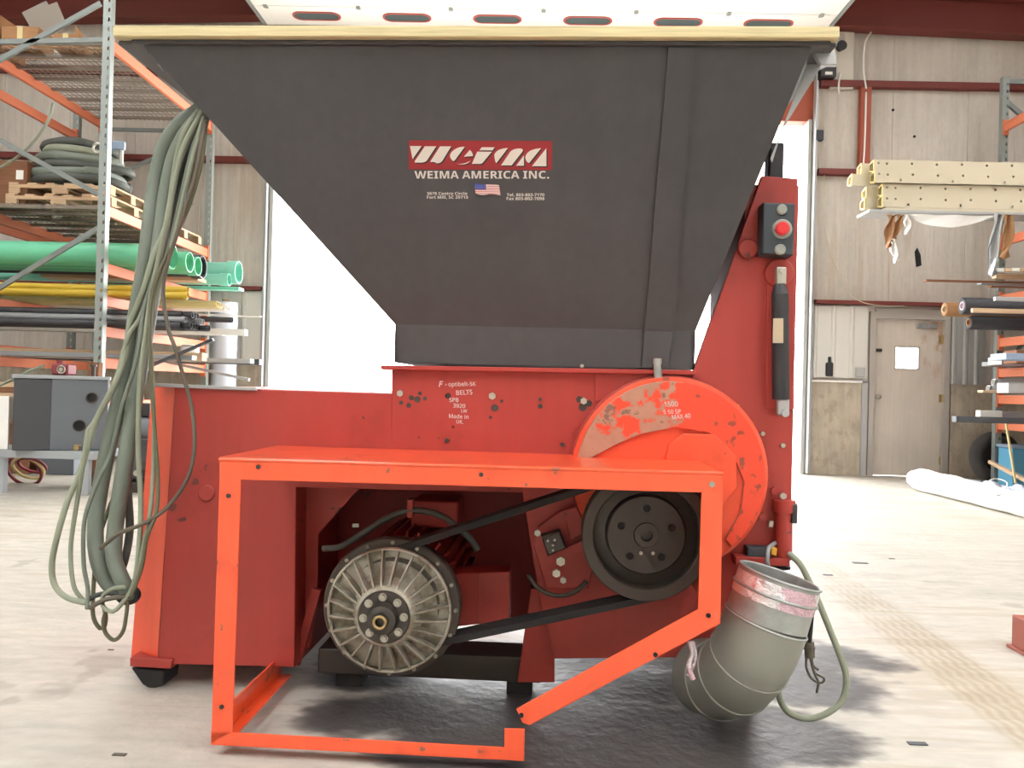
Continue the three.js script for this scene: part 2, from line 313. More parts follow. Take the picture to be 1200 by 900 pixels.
wallBox('wall_front', box(XL, 0, ZF, XR, TOP, ZF + 0.2), 'plain pale wall closing the hall opposite the overhead door');
{ // roof with clear skylight strips: the light on the front of the machine comes down from them
  const strips = [[-7.2, -6.0, -9, 7.2], [-3.4, -2.0, -1.5, 5.5], [2.0, 3.4, -1.5, 5.5], [5.5, 6.6, -9, 7.2]];
  const s = new THREE.Shape(); s.moveTo(XL - 0.2, WZ - 0.2); s.lineTo(XR + 0.2, WZ - 0.2); s.lineTo(XR + 0.2, ZF + 0.2); s.lineTo(XL - 0.2, ZF + 0.2); s.closePath();
  for (const [x0, x1, z0, z1] of strips) { const h = new THREE.Path(); h.moveTo(x0, z0); h.lineTo(x0, z1); h.lineTo(x1, z1); h.lineTo(x1, z0); h.closePath(); s.holes.push(h); }
  struct('ceiling', new THREE.ExtrudeGeometry(s, { depth: 0.15, bevelEnabled: false }).rotateX(Math.PI / 2).translate(0, TOP + 0.15, 0), M.roof, scene, { label: 'pale roof lining of the steel hall with skylight strips', category: 'ceiling' });
  strips.forEach(([x0, x1, z0, z1], i) => struct(`window_${i + 1}`, box(x0, TOP + 0.06, z0, x1, TOP + 0.07, z1), M.pane, scene, { label: `clear skylight strip number ${i + 1} in the hall roof`, category: 'skylight' }));
}
// girts, rafter, purlins, columns
const girtZ = WZ + 0.06;
let trimN = 1;
const trim = (g, m, label) => struct(`trim_${trimN++}`, g, m, scene, { label, category: 'beam' });
for (const [y, h] of [[2.43, 0.05], [4.26, 0.08], [5.5, 0.09]]) {
  trim(rbox(opR + 0.14, y - h / 2, girtZ - 0.05, XR, y + h / 2, girtZ + 0.09, 0.005, 1), M.girt, `dark red steel girt at ${y > 5 ? 'top' : y > 4 ? 'middle' : 'door head'} height beside the small door`);
  trim(rbox(XL, y - h / 2, girtZ - 0.05, opL - 0.12, y + h / 2, girtZ + 0.09, 0.005, 1), M.girt, `dark red steel girt at ${y > 5 ? 'top' : y > 4 ? 'middle' : 'low'} height behind the pipe rack`);
}
{ const a = onWall(1005, 106).x, b = onWall(1017, 106).x; trim(rbox(a, 4.26, girtZ - 0.04, b, 5.5, girtZ + 0.08, 0.005, 1), M.column, 'short rust red steel post between two wall girts'); }
{ // rafter along the end wall, two slopes
  const f = 0.22, rz = WZ + 0.2;
  const g = (x0, x1, y0, y1) => { const a = V(x0, y0, rz), b = V(x1, y1, rz), up = V(0, 0, 1), o = (k) => V(0, k, 0); return [bar(a, b, 0.024, f, up), bar(a.clone().add(o(0.46)), b.clone().add(o(0.46)), 0.024, f, up), bar(a.clone().add(o(0.23)), b.clone().add(o(0.23)), 0.46, 0.016, up)]; };
  trim(g(0, XR, 6.38, 6.12), M.girt, 'dark red rafter running down above the small door');
  trim(g(XL, 0, 6.08, 6.38), M.girt, 'dark red rafter running down above the pipe rack');
}
for (let i = 0; i < 5; i++) { const x = [-8, -5.2, 5.2, 6.9, 7.8][i]; trim(rbox(x - 0.04, 6.72, WZ + 0.02, x + 0.04, 6.98, ZF, 0.005, 1), M.girt, `dark red roof purlin number ${i + 1} running the length of the hall`); }
// jambs of the overhead door with galvanised tracks
for (const [x, s] of [[opL, -1], [opR, 1]]) {
  trim(rbox(x - s * 0.004, 0, WZ - 0.17, x + s * 0.05, opT, WZ + 0.1, 0.004, 1), M.corrGrey, s > 0 ? 'bright galvanised door jamb near the small door' : 'bright galvanised door jamb near the pipe rack');
  trim([rbox(x + s * 0.06, 0.02, WZ + 0.08, x + s * 0.075, 6.05, WZ + 0.2, 0.003, 1), rbox(x + s * 0.075, 0.02, WZ + 0.09, x + s * 0.13, 6.05, WZ + 0.1, 0.003, 1)], M.sheet, s > 0 ? 'steel door track rising beside the small door' : 'steel door track rising beside the pipe rack');
}
trim(rbox(opL - 0.1, opT - 0.02, WZ - 0.15, opR + 0.1, 5.56, WZ + 0.06, 0.01, 1), M.column, 'rust red steel header across the overhead door opening');
// overhead door rolled up under the roof
{
  const y = 6.1, x0 = opL - 0.07, x1 = opR + 0.07, t = thing('overhead_door', 'white sectional overhead door rolled up flat under the roof', 'overhead door', V((x0 + x1) / 2, y, WZ + 0.35));
  const L = 0.56;
  for (let k = 0; k < 8; k++) {
    const za = WZ + 0.34 + k * (L + 0.012), zb = za + L;
    const sec = obj('section', [rbox(x0, y, za, x1, y + 0.05, zb, 0.006, 1), ...[0, 1].map((e) => box(e ? x1 - 0.1 : x0, y - 0.004, za + 0.004, e ? x1 : x0 + 0.1, y, zb - 0.004))], M.whiteDoor, t);
    obj('seal', box(x0, y + 0.005, zb, x1, y + 0.045, zb + 0.012), M.doorSeal, sec);
    if (k > 1) continue;
    if (k === 0) for (let i = 0; i < 6; i++) {
      const c = at(372 + i * 105.6, 14 + i * 0.35, 11.1).x, zc = za + L * 0.52, w = 0.33, hh = 0.125;
      const stad = (a, b) => { const s = new THREE.Shape(); s.moveTo(-a + b, -b); s.lineTo(a - b, -b); s.absarc(a - b, 0, b, -Math.PI / 2, Math.PI / 2); s.lineTo(-a + b, b); s.absarc(-a + b, 0, b, Math.PI / 2, Math.PI * 1.5); return s; };
      const ring = stad(w, hh); ring.holes.push(stad(w - 0.025, hh - 0.025));
      obj('window_frame', new THREE.ExtrudeGeometry(ring, { depth: 0.012, bevelEnabled: false, curveSegments: 8 }).rotateX(Math.PI / 2).translate(c, y + 0.001, zc), M.redTrim, sec);
      obj('window_pane', new THREE.ExtrudeGeometry(stad(w - 0.025, hh - 0.025), { depth: 0.006, bevelEnabled: false, curveSegments: 8 }).rotateX(Math.PI / 2).translate(c, y, zc), M.doorPane, sec);
    }
    for (let i = 0; i < 7; i++) { const c = at(320 + i * 105.6, 14, 11.1).x; obj('hinge', [box(c - 0.025, y - 0.014, zb - 0.05, c + 0.025, y, zb + 0.05), cyl(V(c - 0.03, y - 0.016, zb + 0.006), V(c + 0.03, y - 0.016, zb + 0.006), 0.012, 0.012, 8)], M.galv, sec); }
  }
  for (const s of [-1, 1]) obj('track', [rbox(s < 0 ? x0 - 0.06 : x1 + 0.01, y - 0.01, WZ + 0.3, s < 0 ? x0 - 0.01 : x1 + 0.06, y + 0.06, WZ + 5, 0.005, 1)], M.galv, t);
}
// small door
{
  texDoor.offset.x = -dL;
  const a = onWall(1050, 407), b = onWall(1076, 432), s = new THREE.Shape(); s.moveTo(dL + 0.01, 0.01); s.lineTo(dR - 0.01, 0.01); s.lineTo(dR - 0.01, dT - 0.012); s.lineTo(dL + 0.01, dT - 0.012); s.closePath();
  const h = new THREE.Path(); h.moveTo(a.x, b.y); h.lineTo(b.x, b.y); h.lineTo(b.x, a.y); h.lineTo(a.x, a.y); h.closePath(); s.holes.push(h);
  const t = struct('door_1', extr(s, 0.045, WZ - 0.01, 0.003), M.door, scene, { label: 'scuffed beige steel door with a small square window', category: 'door' });
  obj('window_frame', [box(a.x - 0.02, a.y, WZ - 0.015, b.x + 0.02, a.y + 0.02, WZ), box(a.x - 0.02, b.y - 0.02, WZ - 0.015, b.x + 0.02, b.y, WZ), box(a.x - 0.02, b.y, WZ - 0.015, a.x, a.y, WZ), box(b.x, b.y, WZ - 0.015, b.x + 0.02, a.y, WZ)], M.doorFrame, t);
  obj('window_pane', box(a.x, b.y, WZ - 0.035, b.x, a.y, WZ - 0.03), M.pane, t);
  const k = onWall(1028, 465); obj('knob', [cyl(V(k.x, k.y, WZ - 0.01), V(k.x, k.y, WZ + 0.04), 0.012), new THREE.SphereGeometry(0.032, 16, 12).translate(k.x, k.y, WZ + 0.055), cyl(V(k.x, k.y, WZ - 0.01), V(k.x, k.y, WZ + 0.006), 0.038)], M.zinc, t);
  const l = onWall(1021, 410), l2 = onWall(1033, 411); obj('latch', rbox(l.x, l.y - 0.025, WZ - 0.01, l2.x, l.y + 0.02, WZ + 0.03, 0.008), M.black, t);
  for (const py of [398, 467, 540]) { const c = onWall(1104, py); obj('hinge', [cyl(V(c.x, c.y - 0.06, WZ + 0.012), V(c.x, c.y + 0.06, WZ + 0.012), 0.012), box(c.x - 0.04, c.y - 0.055, WZ - 0.01, c.x, c.y + 0.055, WZ + 0.004)], M.brass, t); }
  const c0 = onWall(1074, 382), c1 = onWall(1097, 376); obj('door_closer', [rbox(c0.x, c0.y - 0.03, WZ - 0.01, c1.x, c0.y + 0.03, WZ + 0.06, 0.008), bar(V(c0.x + 0.04, c0.y + 0.02, WZ + 0.05), V(c1.x - 0.05, c0.y + 0.11, WZ + 0.1), 0.02, 0.008)], M.galv, t);
  const f = 0.08; trim([rbox(dL - f, 0, WZ - 0.1, dL + 0.004, dT + f, WZ + 0.05, 0.004, 1), rbox(dR - 0.004, 0, WZ - 0.1, dR + f, dT + f, WZ + 0.05, 0.004, 1), rbox(dL, dT - 0.02, WZ - 0.1, dR, dT + 0.13, WZ + 0.05, 0.004, 1)], M.doorFrame, 'grey steel frame round the small door');
}
// ribbed metal sheets screwed to the wall
function ribbed(name, x0, x1, y0, y1, z, mat, label, pitch = 0.29) {
  const t = thing(name, label, 'metal sheet', V((x0 + x1) / 2, y0, z)); const n = Math.max(2, Math.round((x1 - x0) / pitch)), w = (x1 - x0) / n;
  for (let i = 0; i < n; i++) {
    const s = new THREE.Shape(), a = x0 + i * w; s.moveTo(a, 0); s.lineTo(a + w - 0.002, 0); s.lineTo(a + w - 0.002, -0.004); s.lineTo(a + 0.07, -0.004); s.lineTo(a + 0.05, -0.022); s.lineTo(a + 0.02, -0.022); s.closePath();
    obj('rib_panel', new THREE.ExtrudeGeometry(s, { depth: y1 - y0, bevelEnabled: false }).rotateX(-Math.PI / 2).translate(0, y0, z), mat, t);
  }
  return t;
}
ribbed('ribbed_sheet', opR + 0.14, onWall(1015, 400).x, 1.37, 2.38, WZ + 0.045, M.corr, 'white ribbed metal sheet between the overhead door and small door');
ribbed('ribbed_sheet', onWall(1113, 400).x, onWall(1152, 400).x, 1.32, 2.36, WZ + 0.06, M.corrGrey, 'grey ribbed metal sheet beside the small door hinges', 0.16);
ribbed('ribbed_sheet', opL - 1.0, opL - 0.14, 1.37, 2.38, WZ + 0.045, M.corr, 'white ribbed metal sheet behind the rack at the door jamb');
{ const a = onWall(945, 446), b = onWall(1015, 449); trim(rbox(a.x, a.y - 0.015, WZ, b.x, a.y + 0.015, WZ + 0.06, 0.004, 1), M.whiteDoor, 'white metal ledge under the ribbed sheet'); }
{ const a = onWall(1008, 470), b = onWall(1013, 556); trim(rbox(a.x, 0, WZ, b.x, 1.34, WZ + 0.06, 0.004, 1), M.corrGrey, 'thin grey metal strip beside the small door'); }
// cables on the wall
function wallWire(px, label, r = 0.012, m = M.whitePlastic) { return tag(obj('wall_cable', tube(px.map(([x, y, k = 0.15]) => at(x, y, WD - k)), r, 40, 6), m), label, 'cable', 'cables on the end wall'); }
wallWire([[1031, 0], [1033, 18], [1022, 36], [1014, 50, 0.2], [1012, 80], [1015, 104]], 'white cable hanging in a curve from the rafter');
wallWire([[1015, 108], [1014, 150], [1012, 190], [1008, 215]], 'white cable running down the rust red post');
wallWire([[966, 205], [966, 260], [975, 300], [990, 335], [1006, 352], [1030, 358], [1060, 359]], 'thin grey cable drooping above the ribbed sheet', 0.007, M.beige);
wallWire([[985, 85], [983, 98], [983, 110]], 'short white cable end below the camera box', 0.014);
{ const a = at(985, 55, WD - 0.2); const t = thing('flood_light', 'small dark floodlight on the wall beside the overhead door', 'light fitting', a); obj('head', [cyl(a.clone().add(V(0, 0, 0.06)), a.clone().add(V(0, 0, -0.04)), 0.07, 0.05, 16)], M.black, t); obj('bracket', bar(a.clone().add(V(0, 0, -0.03)), V(a.x + 0.05, a.y, WZ + 0.03), 0.03, 0.03), M.sheet, t); }
{ const a = at(961, 73, WD - 0.2), b = at(979, 91, WD - 0.2), t = thing('operator_box', 'black door operator box with white label by the jamb', 'control box', V((a.x + b.x) / 2, b.y, a.z)); obj('body', rbox(a.x, b.y, WZ + 0.03, b.x, a.y, a.z + 0.04, 0.01), M.black, t); const c = at(970, 87, WD - 0.2); obj('label_plate', box(c.x - 0.05, c.y - 0.02, a.z + 0.04, c.x + 0.05, c.y + 0.02, a.z + 0.044), M.whitePlastic, t); }
{ const a = at(975, 4, WD - 0.12), b = at(1000, 104, WD - 0.12); tag(obj('door_end_panel', rbox(a.x, b.y, WZ + 0.036, b.x, a.y, WZ + 0.12, 0.01), M.wallPlain), 'tall pale panel mounted on the wall above the jamb', 'panel'); }
{ const a = onWall(950, 155), b = onWall(962, 167); tag(obj('wall_switch_box', rbox(a.x, b.y, WZ + 0.03, b.x, a.y, WZ + 0.12, 0.01), M.panelDark), 'small dark switch box on the wall by the jamb', 'switch box'); }
// torn holes and dark scuffs in the insulation
{ const p = [[1072, 295], [1075, 290], [1079, 299], [1080, 311], [1074, 313], [1073, 304]]; tag(obj('torn_patch', plateW(p, WD - 0.045, 0.006, 0), M.hole), 'dark torn hole in the wall insulation below the beams', 'tear'); }
for (const [x, y] of [[1070, 161], [1045, 130]]) { const c = onWall(x, y); tag(obj('wall_hole', cyl(V(c.x, c.y, WZ + 0.03), V(c.x, c.y, WZ + 0.046), 0.02, 0.02, 10), M.hole), 'small round dark hole in the wall insulation', 'hole', 'holes in the wall'); }
// padlock and small box on the ledge
{ const c = onWall(970, 434); tag(obj('spray_bottle', [rbox(c.x - 0.05, 1.385, WZ + 0.03, c.x + 0.05, 1.58, WZ + 0.09, 0.02), cyl(V(c.x, 1.57, WZ + 0.06), V(c.x, 1.66, WZ + 0.06), 0.02)], M.black), 'small black bottle on the white ledge', 'bottle'); }
{ const c = onWall(1005, 438); tag(obj('outlet_box', [rbox(c.x - 0.06, 1.385, WZ + 0.06, c.x + 0.06, 1.52, WZ + 0.12, 0.01), rbox(c.x - 0.04, 1.42, WZ + 0.12, c.x + 0.04, 1.5, WZ + 0.125, 0.002, 1)], M.corrGrey), 'grey outlet box at the end of the white ledge', 'outlet'); }
console.log('hall built');

/* ------------------------------------------------------------------ the shredder */
const MF = 2.85;
const mBase = V((mAt(155, 700, MF).x + mAt(930, 700, MF).x) / 2, 0, -3.5);
const shredder = thing('industrial_shredder', 'large red industrial shredder with a dark steel hopper and open belt drive', 'shredder', mBase.clone().applyMatrix4(MM), null, -TURN);
const m = (name, g, mat, parent = shredder, opt = {}) => obj(name, g, mat, parent, { m: true, ...opt });
const X = (px, d = MF, py = 560) => mAt(px, py, d).x, Y = (py, d = MF, px = 560) => mAt(px, py, d).y;
const quad = (a, b, c, d) => { const g = new THREE.BufferGeometry(); g.setAttribute('position', new THREE.Float32BufferAttribute([a, b, c, a, c, d].flatMap((p) => [p.x, p.y, p.z]), 3)); g.computeVertexNormals(); return g; };

{ // cabinet
  const p = [[205, 453], [460, 461], [460, 574], [347, 571], [345, 782], [184, 778]];
  const cab = m('side_cabinet', plateM(p, MF, 1.35, 0.004), M.red);
  // chamfered corner post, leaning a little outwards towards the floor
  const a0 = mAt(205, 453, MF), a1 = mAt(184, 778, MF), b0 = mAt(178, 452, MF + 0.09), b1 = mAt(153, 778, MF + 0.09), dz = V(0, 0, -1.2);
  m('corner_post', [quad(b0, b1, a1, a0), quad(b0.clone().add(dz), b1.clone().add(dz), b1, b0), quad(b0, a0, a0.clone().add(dz), b0.clone().add(dz)), quad(a1, b1, b1.clone().add(dz), a1.clone().add(dz))], M.orange, cab);
  m('top_edge', plateM([[174, 449], [300, 454], [300, 458], [174, 453]], MF - 0.012, 0.05, 0.002), M.sheet, cab);
  m('round_plug', [discM(241, 578, MF - 0.008, 0.03, 0.01, 24)], M.red, cab);
  const f = mAt(178, 778, MF);
  m('foot_plate', plateM([[152, 771], [202, 773], [200, 784], [152, 781]], MF - 0.015, 0.16, 0.003), M.red, cab);
  m('rubber_foot', [extr(shapeOf([[157, 781], [196, 783], [194, 801], [180, 806], [170, 800]].map(([x, y]) => mAt(x, y, MF + 0.02))), 0.12, -MF - 0.0, 0.006)], M.rubber);
  m('rubber_foot', box(X(300) - 0.05, 0, -4.1, X(300) + 0.05, 0.14, -3.98), M.rubber);
  m('rubber_foot', box(X(175) - 0.05, 0, -4.1, X(175) + 0.05, 0.14, -3.98), M.rubber);
}
// main body
m('body', [box(X(462), Y(574), -4.2, X(922), Y(432), -MF - 0.03)], M.red);
m('lower_body', [box(X(680), 0.16, -4.2, X(915), Y(574), -MF - 0.25), box(X(640, 3.2), 0.3, -4.2, X(690, 3.2), Y(574), -MF - 0.3)], M.red);
const front = m('front_panel', [plateM([[459, 428], [813, 434], [893, 206], [935, 209], [927, 590], [925, 640], [905, 665], [882, 690], [860, 745], [845, 770], [650, 772], [632, 700], [612, 577], [459, 574]], MF - 0.004, 0.035, 0.003)], M.red);
m('upright_column', box(X(868), Y(600), -3.5, X(931), Y(210), -MF - 0.031), M.red);
m('ledge', plateM([[446, 428], [815, 434], [815, 439], [446, 433]], MF - 0.035, 0.06, 0.002), M.red, front);
m('joint_strip', plateM([[697, 436], [813, 438], [806, 470], [697, 470]], MF - 0.012, 0.01, 0.002), M.red, front);
for (const [x, y, s] of [[469, 461, 1], [577, 464, 1.1], [524, 516, 0.7], [633, 468, 0.6], [659, 521, 0.7], [684, 470, 1]]) m('bolt', boltM(x, y, MF - 0.006, 0.012 * s, 0.008), s > 0.9 ? M.zinc : M.darkSteel, front);
for (const [x, y, r] of [[482, 466, 3], [489, 468, 4], [498, 467, 2.5], [479, 475, 3], [492, 461, 2.5], [470, 472, 2.5], [525, 464, 3.5], [580, 478, 4.5], [588, 470, 2], [575, 489, 2], [683, 477, 5], [679, 468, 4], [690, 473, 4], [633, 476, 3]]) m('chipped_spot', discM(x, y, MF - 0.0052, r / 337, 0.002, 9, 0.0004), M.darkSteel, front);
{ // front base beams that carry the motor
  m('base_beam', [rbox(X(380, 2.95), 0.05, -3.1, X(640, 2.95), 0.14, -2.93, 0.006, 1), rbox(X(380, 2.95), 0.05, -4.15, X(470, 2.95), 0.14, -3.0, 0.006, 1)], M.darkSteel);
  m('base_post', plateM([[622, 690], [650, 690], [650, 800], [606, 800]], 2.9, 0.1, 0.004), M.red);
  m('rubber_foot', box(X(860), 0, -3.1, X(900), 0.16, -2.98), M.rubber); m('rubber_foot', box(X(860), 0, -4.1, X(900), 0.16, -3.98), M.rubber); m('rubber_foot', box(X(400, 2.95), 0, -3.05, X(430, 2.95), 0.06, -2.95), M.rubber); m('rubber_foot', box(X(600, 2.95), 0, -3.05, X(630, 2.95), 0.06, -2.95), M.rubber);
}
/* hopper */
const hTopD = 2.58;
const hTL = mAt(163, 42, hTopD), hTR = mAt(953, 56, hTopD), hBL = mAt(463, 379, MF), hBR = mAt(815, 389, MF);
hTL.y = hTR.y = (hTL.y + hTR.y) / 2; hBL.y = hBR.y = (hBL.y + hBR.y) / 2;
const hN = hTR.clone().sub(hTL).cross(hBL.clone().sub(hTL)).negate().normalize();       // faces the camera, a little downwards
if (hN.z < 0) hN.negate();
function onHopper(px, py, lift = 0) {
  const o = camera.position.clone().applyMatrix4(MI), r = ray(px, py).applyMatrix4(MI);
  const t = hTL.clone().addScaledVector(hN, lift).sub(o).dot(hN) / r.dot(hN); return r.multiplyScalar(t).add(o);
}
const hopper = part('hopper', shredder);
{
  const bz = -4.55, cz = -4.1, sb = 0.055;
  const kTL = V(hTL.x, hTL.y, bz), kTR = V(hTR.x, hTR.y, bz), kBL = V(hBL.x, hBL.y, cz), kBR = V(hBR.x, hBR.y, cz);
  const inn = (p, q) => V(p.x + (p.x < 0 ? 0.008 : -0.008), p.y, p.z + (p.z > -3.5 ? -0.01 : 0.01));
  const wallG = (a, b, c, d) => { const e = [a, b, c, d].map(inn); return [quad(a, b, c, d), quad(e[3], e[2], e[1], e[0]), quad(a, e[0], e[1], b), quad(b, e[1], e[2], c), quad(c, e[2], e[3], d), quad(d, e[3], e[0], a)]; };
  m('front_plate', wallG(hTL, hBL, hBR, hTR), M.hopper, hopper);
  m('side_plate', wallG(hTL, kTL, kBL, hBL), M.hopper, hopper);
  m('side_plate', wallG(hTR, hBR, kBR, kTR), M.hopper, hopper);
  m('rear_plate', wallG(kTL, kTR, kBR, kBL), M.hopper, hopper);
  const y0 = Y(429, MF, 640);
  m('skirt', [box(hBL.x, y0, -MF - 0.012, hBR.x, hBL.y + 0.004, -MF), box(hBL.x, y0, cz, hBL.x + 0.01, hBL.y, -MF), box(hBR.x - 0.01, y0, cz, hBR.x, hBL.y, -MF), box(hBL.x, y0, cz, hBR.x, hBL.y, cz + 0.01)], M.hopper, hopper);
  m('rim', [rbox(hTL.x - 0.02, hTL.y - 0.014, hTL.z - 0.05, hTR.x + 0.05, hTL.y, hTL.z + 0.012, 0.003, 1), rbox(hTL.x - 0.07, hTL.y - 0.012, bz, hTL.x, hTL.y, hTL.z, 0.003, 1), rbox(hTR.x, hTL.y - 0.012, bz, hTR.x + 0.07, hTL.y, hTL.z, 0.003, 1)], M.hopper, hopper);
  // stiffener bar down the face
  const L = 0.004, r4 = [[783, 56], [815, 57], [788, 388], [755, 387]].map(([x, y]) => onHopper(x, y, 0)), f4 = r4.map((p) => p.clone().addScaledVector(hN, 0.012));
  m('stiffener', [quad(f4[0], f4[3], f4[2], f4[1]), quad(r4[0], r4[3], f4[3], f4[0]), quad(f4[1], f4[2], r4[2], r4[1]), quad(f4[3], r4[3], r4[2], f4[2])], M.hopper, hopper);
  m('stiffener', plateM([[755, 388], [788, 389], [783, 432], [752, 431]], MF - 0.012, 0.012, 0.001), M.hopper, hopper);
  m('bolt', [boltM(682, 429, MF - 0.002, 0.007, 0.006)], M.zinc, hopper);
  // bright folded sheet at the upper corners
  m('corner_sheet', plateM([[953, 57], [972, 57], [977, 74], [960, 82], [917, 152], [905, 190], [903, 186]], hTopD + 0.14, 0.004, 0), M.sheet, hopper); m('corner_cap', plateM([[950, 56], [979, 58], [981, 76], [962, 76]], hTopD + 0.05, 0.02, 0.003), M.sheet, hopper);
  m('corner_sheet', plateM([[137, 44], [163, 45], [192, 84], [176, 66]], hTopD + 0.16, 0.004, 0), M.sheet, hopper); m('corner_cap', plateM([[137, 40], [166, 42], [166, 50], [142, 48]], hTopD + 0.03, 0.02, 0.003), M.sheet, hopper);
}
const board = m('wooden_board', [rbox(mAt(135, 35, 2.56).x, hTL.y + 0.001, -2.74, mAt(982, 45, 2.56).x, hTL.y + 0.036, -2.545, 0.004, 2)], M.plank, scene);
tag(board, 'long pale wooden board lying along the hopper rim', 'board');

/* lettering on the hopper */
const FONT = await new FontLoader().loadAsync('fonts/droid/droid_sans_bold.typeface.json');
function canvasMat(w, h, draw, rough = 0.6) {
  const c = document.createElement('canvas'); c.width = w; c.height = h; const x = c.getContext('2d'); x.clearRect(0, 0, w, h); draw(x, w, h);
  const t = new THREE.CanvasTexture(c); t.colorSpace = THREE.SRGBColorSpace; return std({ map: t, roughness: rough, transparent: true });
}
function decal(name, corners, mat, parent, label) {          // four corners: top left, top right, bottom right, bottom left
  const [a, b, c, d] = corners, n = 1, g = new THREE.BufferGeometry();
  g.setAttribute('position', new THREE.Float32BufferAttribute([d, c, b, d, b, a].flatMap((p) => [p.x, p.y, p.z]), 3));
  g.setAttribute('uv', new THREE.Float32BufferAttribute([0, 0, 1, 0, 1, 1, 0, 0, 1, 1, 0, 1], 2)); g.computeVertexNormals();
  return m(name, g, mat, parent, { keepUV: true, label });
}
const Z = (x, y) => [440 + x / 5, 140 + y / 5];             // from a five-fold enlargement
{
  const rect = (x0, y0, x1, y1, k = 0) => [[x0, y0], [x1, y0 + k], [x1, y1 + k], [x0, y1]].map(([x, y]) => onHopper(...Z(x, y), 0.0012));
  const logo = canvasMat(1024, 256, (c, w, h) => {
    const sx = w / 840, sy = h / 170; c.fillStyle = '#8c1c21'; c.fillRect(0, 0, w, h);
    const poly = (list, fill, ox = 0, oy = 0) => { c.fillStyle = fill; c.beginPath(); list.forEach((p, i) => { const f = (q, r) => [(q - 195 + ox) * sx, (r - 122 + oy) * sy]; if (!i) c.moveTo(...f(p[0], p[1])); else if (p.length > 2) c.quadraticCurveTo(...f(p[0], p[1]), ...f(p[2], p[3])); else c.lineTo(...f(p[0], p[1])); }); c.closePath(); c.fill(); };
    const L = [
      [[202, 155], [272, 155], [218, 232]], [[290, 156], [358, 156], [306, 235], [296, 252, 262, 252], [234, 252], [226, 248, 236, 236]], [[380, 156], [446, 156], [398, 236], [386, 256, 362, 256], [352, 246, 322, 248], [328, 238]],
      [[526, 158], [470, 236], [460, 246, 452, 236], [426, 210, 456, 182], [486, 156, 526, 158]], [[522, 216], [556, 176], [574, 190, 576, 212]], [[470, 254], [510, 268, 562, 238], [530, 276, 470, 254]],
      [[626, 160], [702, 160], [690, 178], [612, 178]], [[600, 186], [686, 186], [634, 248], [626, 258, 612, 258], [568, 258]],
      [[700, 204], [714, 166, 780, 164], [712, 252], [702, 248, 700, 204]], [[850, 166], [872, 168, 864, 184], [800, 266], [738, 266], [790, 190], [806, 166, 850, 166]], [[872, 206], [872, 268], [826, 268]],
      [[972, 164], [902, 252], [880, 244, 880, 216], [890, 170, 972, 164]], [[1002, 164], [1002, 270], [918, 270]],
    ];
    for (const l of L) poly(l, '#2a1a1c', 7, 7);
    for (const l of L) poly(l, '#cbc4ba');
  });
  decal('logo_sticker', rect(195, 122, 1035, 292, 4), logo, hopper, 'red sticker with the maker name in slanted white letters');
  const hx = onHopper(600, 190), dx = onHopper(640, 190).sub(hx).normalize(), dy = dx.clone().cross(hN).negate().normalize(); if (dy.y < 0) dy.negate();
  const white = std({ color: hex('#c8c2ba'), roughness: 0.6 });
  function words(str, x0, y1, x1, hpx, name, label) {       // raised vinyl lettering fitted between x0 and x1 on the base line y1
    const a = onHopper(...Z(x0, y1), 0.0004), b = onHopper(...Z(x1, y1), 0.0004), size = hpx / 5 * 0.00277;
    const g = new TextGeometry(str, { font: FONT, size, depth: 0.0008, curveSegments: 2 }); g.computeBoundingBox();
    const w = g.boundingBox.max.x - g.boundingBox.min.x; g.translate(-g.boundingBox.min.x, 0, 0).scale(a.distanceTo(b) / w, 1, 1);
    const ex = b.clone().sub(a).normalize(), ey = hN.clone().cross(ex);
    g.applyMatrix4(new THREE.Matrix4().makeBasis(ex, ey, hN).setPosition(a)); return m(name, g, white, hopper, { label });
  }
  words('WEIMA AMERICA INC.', 230, 346, 1018, 44, 'lettering', 'white company name lettering');
  words('3678 Centre Circle', 302, 442, 538, 17, 'lettering', 'small white address lettering'); words('Fort Mill, SC 29715', 302, 464, 543, 17, 'lettering', 'small white address lettering');
  words('Tel. 803-802-7170', 770, 450, 990, 17, 'lettering', 'small white telephone lettering'); words('Fax 803-802-7098', 768, 472, 990, 17, 'lettering', 'small white fax lettering');
  const flag = canvasMat(256, 160, (c, w, h) => {
    c.beginPath(); c.moveTo(0, 0); c.quadraticCurveTo(60, 20, 110, 14); c.quadraticCurveTo(170, 10, 240, 22); c.lineTo(254, 142); c.quadraticCurveTo(170, 120, 120, 134); c.quadraticCurveTo(60, 146, 14, 124); c.closePath(); c.clip();
    for (let i = 0; i < 13; i++) { c.fillStyle = i % 2 ? '#d9c8c4' : '#b06a68'; c.fillRect(0, 8 + i * 11, w, 11.4); }
    c.fillStyle = '#33408a'; c.beginPath(); c.moveTo(0, 0); c.quadraticCurveTo(60, 20, 112, 14); c.lineTo(116, 74); c.lineTo(6, 76); c.closePath(); c.fill();
    c.fillStyle = '#c8c8d8'; for (let i = 0; i < 5; i++) for (let k = 0; k < 4; k++) c.fillRect(14 + i * 20, 22 + k * 13, 4, 4);
  });
  decal('flag_sticker', rect(578, 372, 734, 452, 2), flag, hopper, 'small wavy flag sticker');
}
const handwriting = (lines, w, h) => canvasMat(w, h, (c) => { c.fillStyle = '#cdb9b4'; c.strokeStyle = '#cdb9b4'; for (const [s, x, y, z, k = 0, b = ''] of lines) { c.save(); c.translate(x, y); c.rotate(k); c.font = `${b} ${z}px sans-serif`; c.lineWidth = 1.2; c.fillText(s, 0, 0); c.strokeText(s, 0, 0); c.restore(); } });
